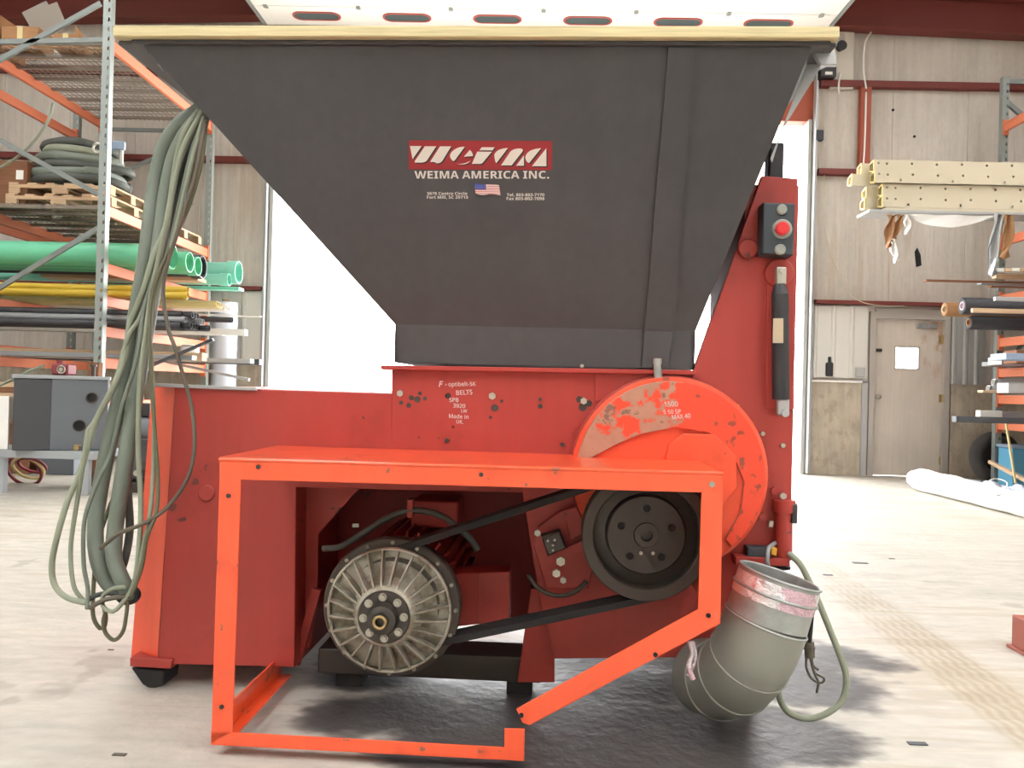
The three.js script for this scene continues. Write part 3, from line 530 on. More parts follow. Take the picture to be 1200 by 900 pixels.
decal('paint_pen_note', [[512, 440], [578, 442], [578, 506], [512, 504]].map(([x, y]) => mAt(x, y, MF - 0.006)), handwriting([['F', 6, 66, 46, -0.06, 'bold italic'], ['- optibelt-SK', 46, 62, 32, -0.05], ['BELTS', 108, 112, 36, -0.1], ['SPB', 70, 152, 32, -0.03], ['3920', 92, 184, 32, 0.02], ['LW', 136, 212, 26], ['Made in', 66, 246, 32, 0.02], ['UK.', 108, 276, 28, 0.05]], 320, 320), front, 'belt note written by hand in white paint pen');

/* round drum cover */
{
  const D = 2.755, c = mAt(785, 556, D), r = 0.325, dr = part('rotor_cover', shredder);
  texDrum.offset.set((0.35 - c.x) / 0.7, (0.35 - c.y) / 0.7);
  m('cover_drum', [flat(new THREE.LatheGeometry([[0, -0.1], [r, -0.1], [r, -0.012], [r - 0.012, 0], [0, 0]].map(([a, b]) => new THREE.Vector2(a, b)), 64).rotateX(Math.PI / 2)).translate(c.x, c.y, -D)], M.orange, dr);
  m('cover_flange', [new THREE.TorusGeometry(r, 0.007, 8, 72).translate(c.x, c.y, -D - 0.07)], M.red, dr);
  const s = new THREE.Shape(), loc = ([x, y]) => mAt(x, y, D - 0.012); const innerPts = [[850, 632], [868, 600], [872, 565], [858, 530], [830, 507], [790, 501], [750, 509], [720, 522], [692, 537], [677, 538]].map(loc);
  const a0 = 170 * R, a1 = -48 * R; for (let i = 0; i <= 40; i++) { const a = a0 + (a1 - a0) * i / 40, x = c.x + (r - 0.014) * Math.cos(a), y = c.y + (r - 0.014) * Math.sin(a); i ? s.lineTo(x, y) : s.moveTo(x, y); }
  for (const p of innerPts) s.lineTo(p.x, p.y); s.closePath();
  m('raised_rim', extr(s, 0.016, -D + 0.014, 0.003), M.drum, dr);
  m('access_plate', plateM([[780, 541], [784, 521], [800, 508], [838, 509], [863, 535], [864, 572], [847, 592], [780, 592]], D - 0.016, 0.016, 0.003), M.orange, dr);
  const f0 = mAt(772, 448, D + 0.04), f1 = mAt(770, 427, D + 0.04); m('grease_fitting', [cyl(f0, f1, 0.014, 0.013, 12), cyl(f1, f1.clone().add(V(0, 0.02, 0)), 0.016, 0.016, 8)], M.galv, dr);
  for (const [x, y, mt] of [[734, 449, M.red], [821, 448, M.red], [863, 476, M.zinc], [893, 508, M.zinc], [676, 509, M.red], [907, 575, M.red], [893, 605, M.red]]) m('bolt', [boltM(x, y, MF - 0.006, mt === M.zinc ? 0.008 : 0.014, 0.014)], mt, dr);
  decal('paint_pen_note', [[776, 468], [822, 472], [822, 500], [776, 496]].map(([x, y]) => mAt(x, y, D - 0.0155)), handwriting([['1500', 14, 52, 50, -0.1], ['S 50 SP', 10, 108, 42, -0.12], ['MAX 40', 74, 142, 44, -0.18]], 300, 176), dr, 'number note written by hand in white paint pen');
}
/* column fittings: control box, gas strut, bosses */
{
  const cb = m('control_box', plateM([[895, 237], [932, 238], [930, 299], [894, 297]], MF - 0.09, 0.085, 0.006), M.panelDark);
  m('button', [discM(917, 245, MF - 0.1, 0.017, 0.012, 20)], M.greyBtn, cb); m('button', [discM(915, 292, MF - 0.1, 0.018, 0.012, 20)], M.greyBtn, cb);
  m('button_ring', [discM(917, 268, MF - 0.098, 0.033, 0.01, 28)], M.greyBtn, cb); m('emergency_button', [discM(918, 267, MF - 0.118, 0.022, 0.03, 28)], M.redBtn, cb);
  m('pivot_boss', [discM(877, 291, MF - 0.02, 0.034, 0.02, 28)], M.red, front);
  m('strut_boss', [discM(914, 320, MF - 0.022, 0.05, 0.022, 28), plateM([[899, 318], [931, 318], [931, 480], [898, 480]], MF - 0.014, 0.014, 0.004)], M.red, front);
  const gs = part('gas_strut', shredder), p = (x, y, k = 0.06) => mAt(x, y, MF - k);
  m('sleeve', [cyl(p(915, 468), p(914, 345), 0.028, 0.028, 24), cyl(p(914, 345), p(913.5, 333), 0.028, 0.018, 24)], M.black, gs);
  m('clevis', [rbox(p(909, 320).x, p(914, 334).y, p(914, 320).z - 0.015, p(921, 320).x, p(914, 313).y, p(914, 320).z + 0.012, 0.006), cyl(p(915, 318).add(V(0, 0, -0.03)), p(915, 318).add(V(0, 0, 0.02)), 0.009)], M.zinc, gs);
  m('clevis', [rbox(p(910, 470).x, p(916, 487).y, p(914, 480).z - 0.015, p(924, 470).x, p(916, 467).y, p(914, 480).z + 0.02, 0.008), cyl(p(918, 484).add(V(0, 0, -0.03)), p(918, 484).add(V(0, 0, 0.026)), 0.013)], M.sheet, gs);
  const lp = [[906, 373], [918, 373], [918, 402], [905.5, 402]].map(([x, y]) => p(x, y, 0.089)); m('label_sticker', quad(lp[0], lp[3], lp[2], lp[1]), M.label, gs);
  for (const [x, y] of [[917, 522], [917, 580], [916, 340]]) m('bolt', boltM(x, y, MF - 0.008, 0.009, 0.008), M.zinc, front);
  m('rear_stop', rbox(X(903), Y(209), -3.05, X(922), Y(150), -2.98, 0.008), M.black);
}
/* corner pillar with hinge at the lower end */
{
  const p = (x, y, d = MF - 0.03) => mAt(x, y, d), pl = m('corner_pillar', [cyl(p(918, 655), p(919, 588), 0.028, 0.028, 20), cyl(p(919, 600), p(919, 586), 0.036, 0.036, 20)], M.red);
  m('base_shelf', plateM([[862, 652], [926, 655], [926, 664], [862, 662]], MF - 0.06, 0.2, 0.004), M.red, pl);
  m('hinge', [rbox(p(925, 592).x, p(925, 612).y, -MF - 0.02, p(932, 592).x, p(925, 590).y, -MF + 0.06, 0.004), cyl(p(930, 594), p(930, 590), 0.012), cyl(p(930, 611), p(930, 607), 0.012)], M.black, pl);
  m('bolt', [boltM(917, 581, MF - 0.03, 0.012, 0.012)], M.zinc, pl);
  m('rubber_foot', plateM([[903, 664], [927, 665], [926, 668], [916, 669]], MF - 0.05, 0.12, 0.002), M.rubber, pl);
  m('valve_block', plateM([[876, 641], [904, 642], [904, 655], [876, 654]], MF - 0.05, 0.08, 0.004), M.panelDark, pl);
  m('yellow_fitting', plateM([[904, 641], [911, 643], [910, 652], [904, 650]], MF - 0.08, 0.03, 0.003), M.yellowBit, pl);
  m('sensor', plateM([[902, 611], [907, 611], [906, 618], [901, 618]], MF - 0.03, 0.02, 0.002), M.zinc, pl);
  m('oil_hose', tube([p(900, 668, 2.75), p(899, 655, 2.74), p(901, 642, 2.76), p(909, 636, 2.82)], 0.008, 24, 8), M.greyPipe, pl);
  m('outlet_pipe', [cyl(p(868, 735, 2.85), p(846, 728, 2.85), 0.03, 0.03, 20), cyl(p(862, 733, 2.85), p(856, 731, 2.85), 0.036, 0.036, 20)], M.galv);
}
/* drive: motor, fluid coupling, pulley, belts */
const dC = mAt(447, 727, 2.5), pC = mAt(758, 628, 2.62);
{
  const mo = part('motor', shredder), ax = V(dC.x, dC.y, 0), zz = (z) => V(ax.x, ax.y, z);
  m('motor_body', [cyl(zz(-2.85), zz(-3.4), 0.17, 0.17, 40), cyl(zz(-2.76), zz(-2.86), 0.1, 0.15, 32)], M.red, mo);
  for (let i = 0; i < 30; i++) { const a = i / 30 * 2 * Math.PI; m('cooling_fin', box(-0.004, 0.165, -3.38, 0.004, 0.205, -2.9).rotateZ(a).translate(ax.x, ax.y, 0), M.red, mo); }
  m('terminal_box', rbox(ax.x - 0.02, ax.y + 0.19, -3.3, ax.x + 0.16, ax.y + 0.29, -3.08, 0.01), M.red, mo);
  m('motor_foot', [rbox(ax.x - 0.16, 0.16, -3.4, ax.x + 0.16, 0.24, -2.95, 0.006, 1)], M.red, mo);
  m('motor_mount', [plateM([[530, 672], [597, 670], [597, 728], [530, 735]], 2.86, 0.12, 0.004), plateM([[560, 672], [562, 672], [562, 730], [560, 730]], 2.853, 0.01, 0.001)], M.red, mo);
  // bay plates behind the drive
  m('bay_rear_plate', box(X(345) - 0.02, 0.145, -3.44, X(640, 3.2) + 0.02, Y(574) + 0.01, -3.42), M.red);
  m('gusset', plateM([[350, 560], [428, 565], [373, 626], [372, 700], [364, 760], [350, 760]], 2.97, 0.02, 0.003), M.red);
  m('stay', bar(mAt(347, 778, 2.93), mAt(372, 690, 2.93), 0.02, 0.03), M.red);
  m('motor_cable', tube([[378, 643], [400, 640], [430, 622], [460, 604], [490, 598], [520, 606], [548, 628], [560, 645]].map(([x, y]) => mAt(x, y, 2.8)), 0.011, 40, 8), M.hoseDark, mo);
  m('cable_clip', box(mAt(478, 590, 2.8).x, mAt(478, 606, 2.8).y, -2.83, mAt(484, 590, 2.8).x, mAt(478, 585, 2.8).y, -2.79), M.red, mo);
  m('name_plate', plateM([[413, 614], [420, 614], [420, 618], [413, 618]], 2.83, 0.004, 0), M.zinc, mo);

  const fc = part('fluid_coupling', shredder), zb = -2.66;
  const lathe = (pts, n = 72) => new THREE.LatheGeometry(pts.map(([a, b]) => new THREE.Vector2(a, b)), n).rotateX(Math.PI / 2).translate(dC.x, dC.y, zb);
  m('rim', flat(lathe([[0.16, -0.05], [0.224, -0.05], [0.226, -0.02], [0.226, 0.004], [0.222, 0.01], [0.2, 0.012], [0.196, 0.03]])), M.pulley, fc);
  m('bowl', lathe([[0.199, 0.01], [0.198, 0.03], [0.19, 0.03], [0.17, 0.034], [0.14, 0.048], [0.115, 0.068], [0.102, 0.095], [0.096, 0.116], [0.084, 0.121], [0.02, 0.121]]), M.alu, fc);
  const fin = new THREE.Shape([[0.09, 0.06], [0.198, 0.015], [0.2, 0.044], [0.19, 0.056], [0.15, 0.086], [0.115, 0.109], [0.096, 0.118]].map(([a, b]) => new THREE.Vector2(a, b)));
  const finG = new THREE.ExtrudeGeometry(fin, { depth: 0.004, bevelEnabled: true, bevelSize: 0.0012, bevelThickness: 0.0012, bevelSegments: 1 }).translate(0, 0, -0.002).rotateX(Math.PI / 2);
  for (let i = 0; i < 24; i++) { const a = (i + 0.5) / 24 * 2 * Math.PI; m('fin', finG.clone().rotateZ(a).translate(dC.x, dC.y, zb), M.alu, fc); }
  m('outer_lip', new THREE.TorusGeometry(0.197, 0.006, 8, 72).scale(1, 1, 2.2).translate(dC.x, dC.y, zb + 0.04), M.alu, fc);
  for (let i = 0; i < 16; i++) { const a = i / 16 * 2 * Math.PI; m('rim_bolt', flat(new THREE.CylinderGeometry(0.0065, 0.0065, 0.01, 6).rotateX(Math.PI / 2)).translate(dC.x + 0.212 * Math.cos(a), dC.y + 0.212 * Math.sin(a), zb + 0.016), M.alu, fc); }
  const hub = m('hub', flat(lathe([[0, 0.1], [0.083, 0.1], [0.083, 0.126], [0.08, 0.13], [0.05, 0.13], [0.048, 0.15], [0.044, 0.165], [0.03, 0.17], [0.024, 0.17], [0.022, 0.185], [0.014, 0.185], [0.013, 0.172], [0, 0.172]], 48)), M.darkSteel, fc);
  for (let i = 0; i < 8; i++) { const a = (i / 8 + 0.01) * 2 * Math.PI; m('hub_bolt', [flat(new THREE.CylinderGeometry(0.0095, 0.0095, 0.012, 6).rotateX(Math.PI / 2)).translate(dC.x + 0.064 * Math.cos(a), dC.y + 0.064 * Math.sin(a), zb + 0.136), new THREE.CylinderGeometry(0.013, 0.013, 0.003, 16).rotateX(Math.PI / 2).translate(dC.x + 0.064 * Math.cos(a), dC.y + 0.064 * Math.sin(a), zb + 0.131)], M.zinc, hub); }
  m('shaft_tip', [new THREE.TorusGeometry(0.018, 0.005, 8, 24).translate(dC.x, dC.y, zb + 0.185)], M.brass, hub);

  // big pulley
  const pu = part('drive_pulley', shredder), pz = -2.62, lp = (pts, n = 64) => flat(new THREE.LatheGeometry(pts.map(([a, b]) => new THREE.Vector2(a, b)), n).rotateX(Math.PI / 2).translate(pC.x, pC.y, pz));
  m('pulley_rim', lp([[0.168, -0.11], [0.203, -0.11], [0.205, -0.1], [0.192, -0.09], [0.205, -0.08], [0.192, -0.065], [0.205, -0.05], [0.192, -0.035], [0.206, -0.02], [0.206, 0], [0.203, 0.004], [0.172, 0.004], [0.168, 0], [0.168, -0.11]]), M.pulley, pu);
  m('pulley_web', lp([[0, -0.06], [0.17, -0.06], [0.17, -0.05], [0.13, -0.045], [0.128, -0.02], [0.122, -0.014], [0.04, -0.014], [0.038, -0.008], [0.02, -0.008], [0.018, -0.03], [0, -0.03]]), M.darkSteel, pu);
  for (let i = 0; i < 5; i++) { const a = (i / 5 + 0.25) * 2 * Math.PI; m('web_hole', cyl(V(pC.x + 0.085 * Math.cos(a), pC.y + 0.085 * Math.sin(a), pz - 0.02), V(pC.x + 0.085 * Math.cos(a), pC.y + 0.085 * Math.sin(a), pz - 0.013), 0.012), M.hole, pu); }
  for (const s of [-1, 1]) m('web_bolt', boltM(758 + s * 7, 648, 2.634, 0.006, 0.006), M.zinc, pu);
  m('shaft', cyl(V(pC.x, pC.y, -3.0), V(pC.x, pC.y, -2.68), 0.05), M.darkSteel, pu);
  const sp = V(dC.x + 0.012, dC.y + 0.02, 0); // small pulley behind the coupling
  m('small_pulley', cyl(V(sp.x, sp.y, -2.76), V(sp.x, sp.y, -2.62), 0.15, 0.15, 40), M.pulley, fc);
  function beltLoop(rOff) { const P = sp, Q = V(pC.x, pC.y, 0), r1 = 0.155 + rOff, r2 = 0.196 + rOff, d = Q.clone().sub(P), L = Math.hypot(d.x, d.y), th = Math.atan2(d.y, d.x), b = Math.acos((r1 - r2) / L), pts = [];
    for (let i = 0; i <= 24; i++) { const a = th + b + (2 * Math.PI - 2 * b) * i / 24; pts.push(new THREE.Vector2(P.x + r1 * Math.cos(a), P.y + r1 * Math.sin(a))); }
    for (let i = 0; i <= 24; i++) { const a = th - b + 2 * b * i / 24; pts.push(new THREE.Vector2(Q.x + r2 * Math.cos(a), Q.y + r2 * Math.sin(a))); } return pts; }
  for (let k = 0; k < 4; k++) { const s = new THREE.Shape(beltLoop(0.013)); s.holes.push(new THREE.Path(beltLoop(-0.006))); m('drive_belt', new THREE.ExtrudeGeometry(s, { depth: 0.016, bevelEnabled: true, bevelSize: 0.0015, bevelThickness: 0.0015, bevelSegments: 1 }).translate(0, 0, -2.65 - k * 0.024), M.rubber); }
  // belt tensioner
  const tn = part('belt_tensioner', shredder);
  m('bracket', [plateM([[655, 600], [680, 594], [700, 640], [690, 690], [640, 690], [625, 640], [630, 618]], 2.81, 0.03, 0.004), plateM([[660, 598], [676, 594], [690, 622], [668, 634]], 2.78, 0.03, 0.004)], M.red, tn);
  m('clamp_block', plateM([[634, 628], [656, 622], [664, 642], [642, 652]], 2.74, 0.05, 0.005), M.darkSteel, tn);
  for (const [x, y, r] of [[630, 624, 0.011], [657, 657, 0.016], [652, 671, 0.014], [660, 679, 0.011], [642, 633, 0.004], [648, 638, 0.004], [650, 632, 0.004], [648, 644, 0.004]]) m('bolt', boltM(x, y, 2.735, r, 0.016), M.zinc, tn);
  m('clamp_bar', bar(mAt(664, 648, 2.76), mAt(688, 636, 2.76), 0.03, 0.02, V(0, 0, 1)), M.red, tn);
  m('curved_rail', new THREE.TorusGeometry(0.11, 0.008, 8, 24, 2.2).rotateZ(Math.PI + 0.4).translate(mAt(655, 660, 2.79).x, mAt(655, 660, 2.79).y, -2.79), M.pulley, tn);
}
/* belt guard frame in front of the drive */
{
  const G = 2.35, gd = part('belt_guard', shredder), th = 0.006;
  const gTop = (mAt(257, 536.5, G).y + mAt(847, 553, G).y) / 2, gx0 = mAt(255, 600, G).x, gx1 = mAt(846, 640, G).x, gz = -G, gb = -MF + 0.004;
  m('front_rail', plateM([[257, 537], [847, 553.5], [847, 578], [257, 561.5]], G, th, 0.002), M.guard, gd);
  m('front_post', plateM([[257, 560], [282.5, 561], [272.5, 858], [247, 872]], G, th, 0.002), M.guard, gd);
  m('front_post', plateM([[822, 576], [847, 577], [844.5, 731], [818, 716]], G, th, 0.002), M.guard, gd);
  m('sloping_rail', plateM([[818, 714], [845, 730], [620, 850], [612, 847], [605, 831]], G, th, 0.002), M.guard, gd);
  m('bottom_rail', plateM([[247, 857], [591, 876], [591, 854], [615, 854], [614, 892], [247, 873]], G, th, 0.002), M.guard, gd);
  m('top_plate', rbox(gx0, gTop - 0.006, gb, gx1, gTop, gz + 0.0, 0.0025, 2), M.guard, gd);
  { const a = mAt(257, 538.5, G + 0.004), b = mAt(847, 555, G + 0.004); m('folded_edge', cyl(a, b, 0.0065, 0.0065, 16), M.guard, gd); }
  const yR = mAt(845, 731, G).y, yB0 = mAt(247, 872, G).y;
  m('side_plate', box(gx1 - 0.005, yR, gb, gx1, gTop - 0.002, gz - 0.003), M.guard, gd);
  m('side_rail', [box(gx0 + 0.004, yB0, -2.93, gx0 + 0.01, yB0 + 0.075, gz - 0.005), box(gx0 + 0.004, yB0, -2.93, gx0 + 0.05, yB0 + 0.006, gz - 0.005)], M.guard, gd);
  m('side_rail', [box(gx0 + 0.002, gTop - 0.06, gb, gx0 + 0.008, gTop - 0.004, gz - 0.005)], M.guard, gd);
  const lo = mAt(620, 850, G), hi = mAt(845, 730, G);
  m('sloping_return', bar(V(lo.x, lo.y, gz - 0.03), V(hi.x, hi.y, gz - 0.03), 0.005, 0.05, V(0, 0, 1)), M.guard, gd);
  m('bottom_return', box(gx0, yB0 - 0.004, gz - 0.05, mAt(614, 890, G).x, yB0 + 0.002, gz - 0.004), M.guard, gd);
  for (const [x, y, mt] of [[834, 567.5, M.zinc], [303, 547, M.darkSteel], [268, 581, M.darkSteel], [564, 556, M.darkSteel], [830, 721, M.hole], [768, 767, M.hole], [260, 828, M.darkSteel], [611, 838, M.hole]]) m('bolt', boltM(x, y, G - 0.001, mt === M.zinc ? 0.009 : 0.007, 0.005), mt, gd);
}
/* foil strip hanging below the guard */
tag(m('foil_strip', [tube([[808, 752], [811, 765], [807, 780], [812, 796]].map(([x, y]) => mAt(x, y, 2.42)), 0.008, 20, 5), tube([[812, 752], [815, 770], [810, 785], [806, 792]].map(([x, y]) => mAt(x, y, 2.43)), 0.006, 20, 5)], M.foil, scene), 'crumpled foil strip hanging below the belt guard', 'foil strip');

/* galvanised duct elbow */
{
  const D = 2.56, A = mAt(914, 675, D), A2 = mAt(905, 704, D), B = mAt(898, 726, D), C = mAt(882, 764, D + 0.01), ax = B.clone().sub(A).normalize();
  const duct = thing('duct_elbow', 'galvanised duct elbow with foil tape round its open end', 'duct', V(C.x, 0, C.z).applyMatrix4(MM), null, 0);
  const ring = (a, b, r0, r1, t = 0.004) => { const L = a.distanceTo(b); return orient(new THREE.LatheGeometry([[r0 - t, -L / 2], [r0, -L / 2], [r1, L / 2], [r1 - t, L / 2], [r0 - t, -L / 2]].map(([x, y]) => new THREE.Vector2(x, y)), 48), a, b); };
  m('collar', [ring(A, B, 0.121, 0.124)], M.galv, duct);
  m('foil_tape', [ring(A.clone().addScaledVector(ax, 0.012), A2, 0.1245, 0.1255, 0.002)], M.foil, duct);
  m('bead', [orient(new THREE.TorusGeometry(0.124, 0.004, 8, 48).rotateX(Math.PI / 2), A.clone().addScaledVector(ax, -0.002), A.clone().addScaledVector(ax, 0.002)), orient(new THREE.TorusGeometry(0.127, 0.0045, 8, 48).rotateX(Math.PI / 2), A2.clone().addScaledVector(ax, -0.03), A2.clone().addScaledVector(ax, -0.026))], M.galv, duct);
  const el = new THREE.CatmullRomCurve3([A2, B, C, mAt(866, 786, D + 0.06), mAt(846, 796, D + 0.16), mAt(826, 792, D + 0.26)]), cut = [0.21, 0.46, 0.64, 0.82, 1];
  for (let k = 0; k < 4; k++) { const pts = []; for (let q = 0; q <= 6; q++) pts.push(el.getPoint(cut[k] - 0.012 + (cut[k + 1] - cut[k] + 0.012) * q / 6)); m('gore', tube(pts, 0.1265 - k * 0.0008, 8, 48), M.ductGrey, duct); const c = el.getPoint(cut[k]), tg = el.getTangent(cut[k]); m('seam', orient(new THREE.TorusGeometry(0.1265, 0.0035, 8, 48).rotateX(Math.PI / 2), c.clone().addScaledVector(tg, -0.002), c.clone().addScaledVector(tg, 0.002)), k ? M.ductGrey : M.galv, duct); }
  for (let i = 0; i < 6; i++) { const a = -1.2 + i * 0.42, side = V(ax.y, -ax.x, 0).normalize(), fw = V(0, 0, 1); const p = A.clone().addScaledVector(ax, 0.05).addScaledVector(side, -0.126 * Math.sin(a)).addScaledVector(fw, 0.126 * Math.cos(a)); m('screw', new THREE.SphereGeometry(0.0035, 8, 6).translate(p.x, p.y, p.z), M.darkSteel, duct); }
}
tag(m('oil_hose', capped([[926, 650], [938, 662], [950, 685], [962, 712], [974, 742], [985, 770], [992, 795], [988, 818], [972, 834], [948, 842], [926, 836], [914, 820], [912, 800]].map(([x, y], i) => mAt(x, y, 2.78 - i * 0.008)), 0.0105, 90, 10), M.hosePale, scene), 'pale hose looping from the corner pillar down to the floor', 'hose');
{
  const p = (x, y) => mAt(x, y, 2.68), t = thing('power_cable', 'black cable with a brown plug hanging behind the duct elbow', 'cable', p(948, 760).applyMatrix4(MM));
  m('cord', tube([p(948, 690), p(951, 710), p(950, 730), p(948, 752)], 0.009, 24, 8), M.rubber, t);
  m('plug', [cyl(p(948, 752), p(949, 770), 0.016, 0.016, 16), cyl(p(948, 757), p(948, 760), 0.019, 0.019, 16)], M.hoseBrown, t);
  for (const l of [[[945, 770], [945, 782], [951, 795], [962, 800], [966, 795], [957, 790]], [[951, 770], [953, 780], [959, 785]], [[949, 770], [954, 788], [959, 800], [957, 812]]]) m('bare_wire', tube(l.map(([x, y]) => p(x, y)), 0.0042, 24, 6), M.hoseBrown, t);
}
/* hoses and cables hanging down beside the hopper */
{
  const list = [ // pixels, radius in pixels, material, depth offset, label
    [[[236, 128], [212, 145], [193, 172], [182, 215], [175, 270], [168, 320], [160, 365], [152, 420], [140, 470], [128, 520], [118, 570], [112, 615], [114, 652], [126, 682], [148, 698]], 9.5, 'hoseGreen', 0.02, 'thick grey green hose bowing outermost of the thick hoses'],
    [[[238, 134], [218, 158], [203, 190], [193, 240], [186, 295], [178, 345], [170, 395], [160, 455], [150, 520], [142, 570], [135, 620], [134, 655], [144, 682], [152, 696]], 9.5, 'hoseGreen', 0.0, 'thick grey green hose running inside the outermost thick hose'],
    [[[240, 132], [228, 165], [214, 205], [203, 250], [192, 300], [182, 345], [170, 420], [158, 480], [150, 560], [152, 620], [145, 660], [136, 676]], 5, 'hoseDark', 0.05, 'dark hose behind the two thick hoses'],
    [[[233, 130], [214, 160], [204, 205], [196, 260], [180, 300], [168, 340], [152, 380], [146, 420], [132, 455], [112, 495], [95, 550], [80, 585], [68, 625], [61, 660], [64, 685], [78, 700], [98, 706]], 3.6, 'hosePale', -0.03, 'pale thin hose swinging widest out over the floor'],
    [[[236, 133], [216, 175], [200, 230], [185, 310], [165, 370], [150, 395], [134, 450], [110, 495], [103, 505], [98, 540], [90, 590], [83, 640], [86, 685], [97, 703]], 2.8, 'hosePale', -0.02, 'pale thin cable crossing in front of the thick hoses'],
    [[[239, 136], [224, 180], [210, 240], [195, 300], [172, 350], [160, 420], [142, 480], [130, 530], [112, 570], [99, 610], [98, 660], [103, 690], [102, 712]], 2.6, 'hoseGreen', -0.04, 'grey green cable with its end curled near the floor'],
    [[[240, 140], [232, 180], [220, 220], [206, 270], [190, 330], [174, 400], [160, 470], [150, 530], [145, 560], [130, 590], [118, 625], [112, 660], [109, 700], [110, 725], [120, 738], [124, 725], [122, 712]], 2.6, 'hoseOlive', 0.03, 'olive cable ending in a small hook loop'],
    [[[238, 138], [222, 200], [206, 270], [188, 330], [176, 380], [178, 430], [180, 480], [180, 540], [176, 600], [168, 640], [160, 680], [148, 700], [134, 716], [122, 712], [120, 700], [132, 690], [146, 688]], 2.6, 'hosePale', -0.06, 'pale cable with its tail looped in a knot'],
    [[[237, 130], [212, 180], [198, 250], [180, 330], [172, 385], [164, 450], [162, 520], [165, 590], [163, 640], [158, 680], [150, 700]], 3.2, 'hosePale', -0.05, 'pale straight cable hanging close to the cabinet corner'],
    [[[242, 142], [236, 190], [222, 240], [200, 290], [178, 345], [176, 420], [181, 500], [185, 560], [183, 600], [172, 630], [166, 665], [154, 698]], 2.4, 'hoseOlive', -0.07, 'thin olive cable hanging in front of the cabinet corner'],
    [[[240, 145], [230, 200], [212, 260], [192, 330], [196, 380], [206, 410], [216, 445], [225, 480], [228, 520], [222, 555], [208, 580], [190, 600], [165, 615], [140, 625], [118, 642]], 2.4, 'hoseBrown', -0.08, 'brown cable swinging out across the cabinet front'],
    [[[242, 138], [234, 170], [224, 200], [214, 235], [206, 262]], 4.2, 'hoseBrown', 0.06, 'short dark brown hose hugging the hopper edge'],
    [[[241, 134], [228, 172], [216, 212], [208, 245], [198, 280], [190, 330]], 3.4, 'hoseDark', 0.08, 'dark thin cable tucked behind the hopper edge'],
    [[[150, 700], [148, 720], [144, 740], [134, 750], [124, 742], [121, 728], [124, 716]], 2.4, 'hoseOlive', -0.04, 'short olive loop at the lowest point of the bundle'],
    [[[102, 704], [112, 698], [128, 695], [150, 696]], 3, 'hoseDark', -0.02, 'short dark cable end gathered into the bundle'],
    [[[106, 712], [120, 704], [136, 700], [152, 699]], 2.8, 'hoseBrown', -0.06, 'short brown cable end gathered into the bundle'],
  ];
  for (const [px, r, mat, off, label] of list) {
    const n = px.length, pts = px.map(([x, y], i) => mAt(x, y, 2.74 + off + 0.012 * Math.sin(i * 1.7 + r)));
    tag(m('hanging_hose', capped(pts, r / 352, Math.max(24, n * 8), r > 6 ? 14 : 8), M[mat], scene), label, r > 3 ? 'hose' : 'cable', 'hoses and cables hanging beside the hopper');
  }
  tag(m('hose_tie', [new THREE.TorusGeometry(0.035, 0.009, 8, 20).scale(1, 0.8, 1.6).translate(...mAt(150, 697, 2.74).toArray())], M.rubber, scene), 'black tie round the gathered hose ends', 'tie');
}
console.log('machine built');

/* ------------------------------------------------------------------ pallet racks */
function uprightGeo(x, z, h, w = 0.085, dp = 0.075) {        // punched upright: C section with a row of slots in its face
  const s = new THREE.Shape(); s.moveTo(-w / 2, 0); s.lineTo(w / 2, 0); s.lineTo(w / 2, h); s.lineTo(-w / 2, h); s.closePath();
  for (let y = 0.08; y < h - 0.08; y += 0.1) { const p = new THREE.Path(); p.moveTo(0.008, y); p.lineTo(0.03, y + 0.008); p.lineTo(0.026, y + 0.045); p.lineTo(0.012, y + 0.045); p.closePath(); s.holes.push(p); }
  return [new THREE.ExtrudeGeometry(s, { depth: 0.003, bevelEnabled: false }).translate(x, 0, z + dp / 2), box(x - w / 2, 0, z - dp / 2, x - w / 2 + 0.003, h, z + dp / 2), box(x + w / 2 - 0.003, 0, z - dp / 2, x + w / 2, h, z + dp / 2), box(x - 0.09, 0, z - 0.06, x + 0.09, 0.008, z + 0.06)];
}
function rackBeam(x, y, z0, z1, mat, t) {                     // step beam along z with its end plates
  const b = obj('beam', [rbox(x - 0.025, y - 0.055, z0, x + 0.025, y + 0.055, z1, 0.006, 1), rbox(x - 0.03, y + 0.03, z0, x + 0.0, y + 0.056, z1, 0.004, 1)], mat, t);
  for (const z of [z0, z1]) obj('end_plate', box(x - 0.034, y - 0.1, z - 0.025, x + 0.034, y + 0.1, z + 0.025), mat, b);
}
function wireDeck(x0, x1, y, z0, z1, t) {
  const g = [], c = [];
  for (let x = x0; x <= x1; x += 0.065) g.push(box(x - 0.003, y, z0, x + 0.003, y + 0.006, z1));
  for (let z = z0 + 0.04; z < z1; z += 0.11) g.push(box(x0, y + 0.006, z - 0.003, x1, y + 0.012, z + 0.003));
  for (let z = z0 + 0.18; z < z1; z += 0.34) c.push(rbox(x0, y - 0.035, z - 0.025, x1, y - 0.002, z + 0.025, 0.004, 1));
  const d = obj('wire_deck', g, M.wire, t); d.userData.kind = 'stuff';
  for (const k of c) obj('deck_channel', k, M.wire, t);
}
const XA = at(120, 300, 8.4).x, XB = XA - 1.5, Z1 = -8.4, Z2 = -11.15;
const LV = [4.57, 2.84, 2.24, 1.9, 1.58, 1.25, 0.8];
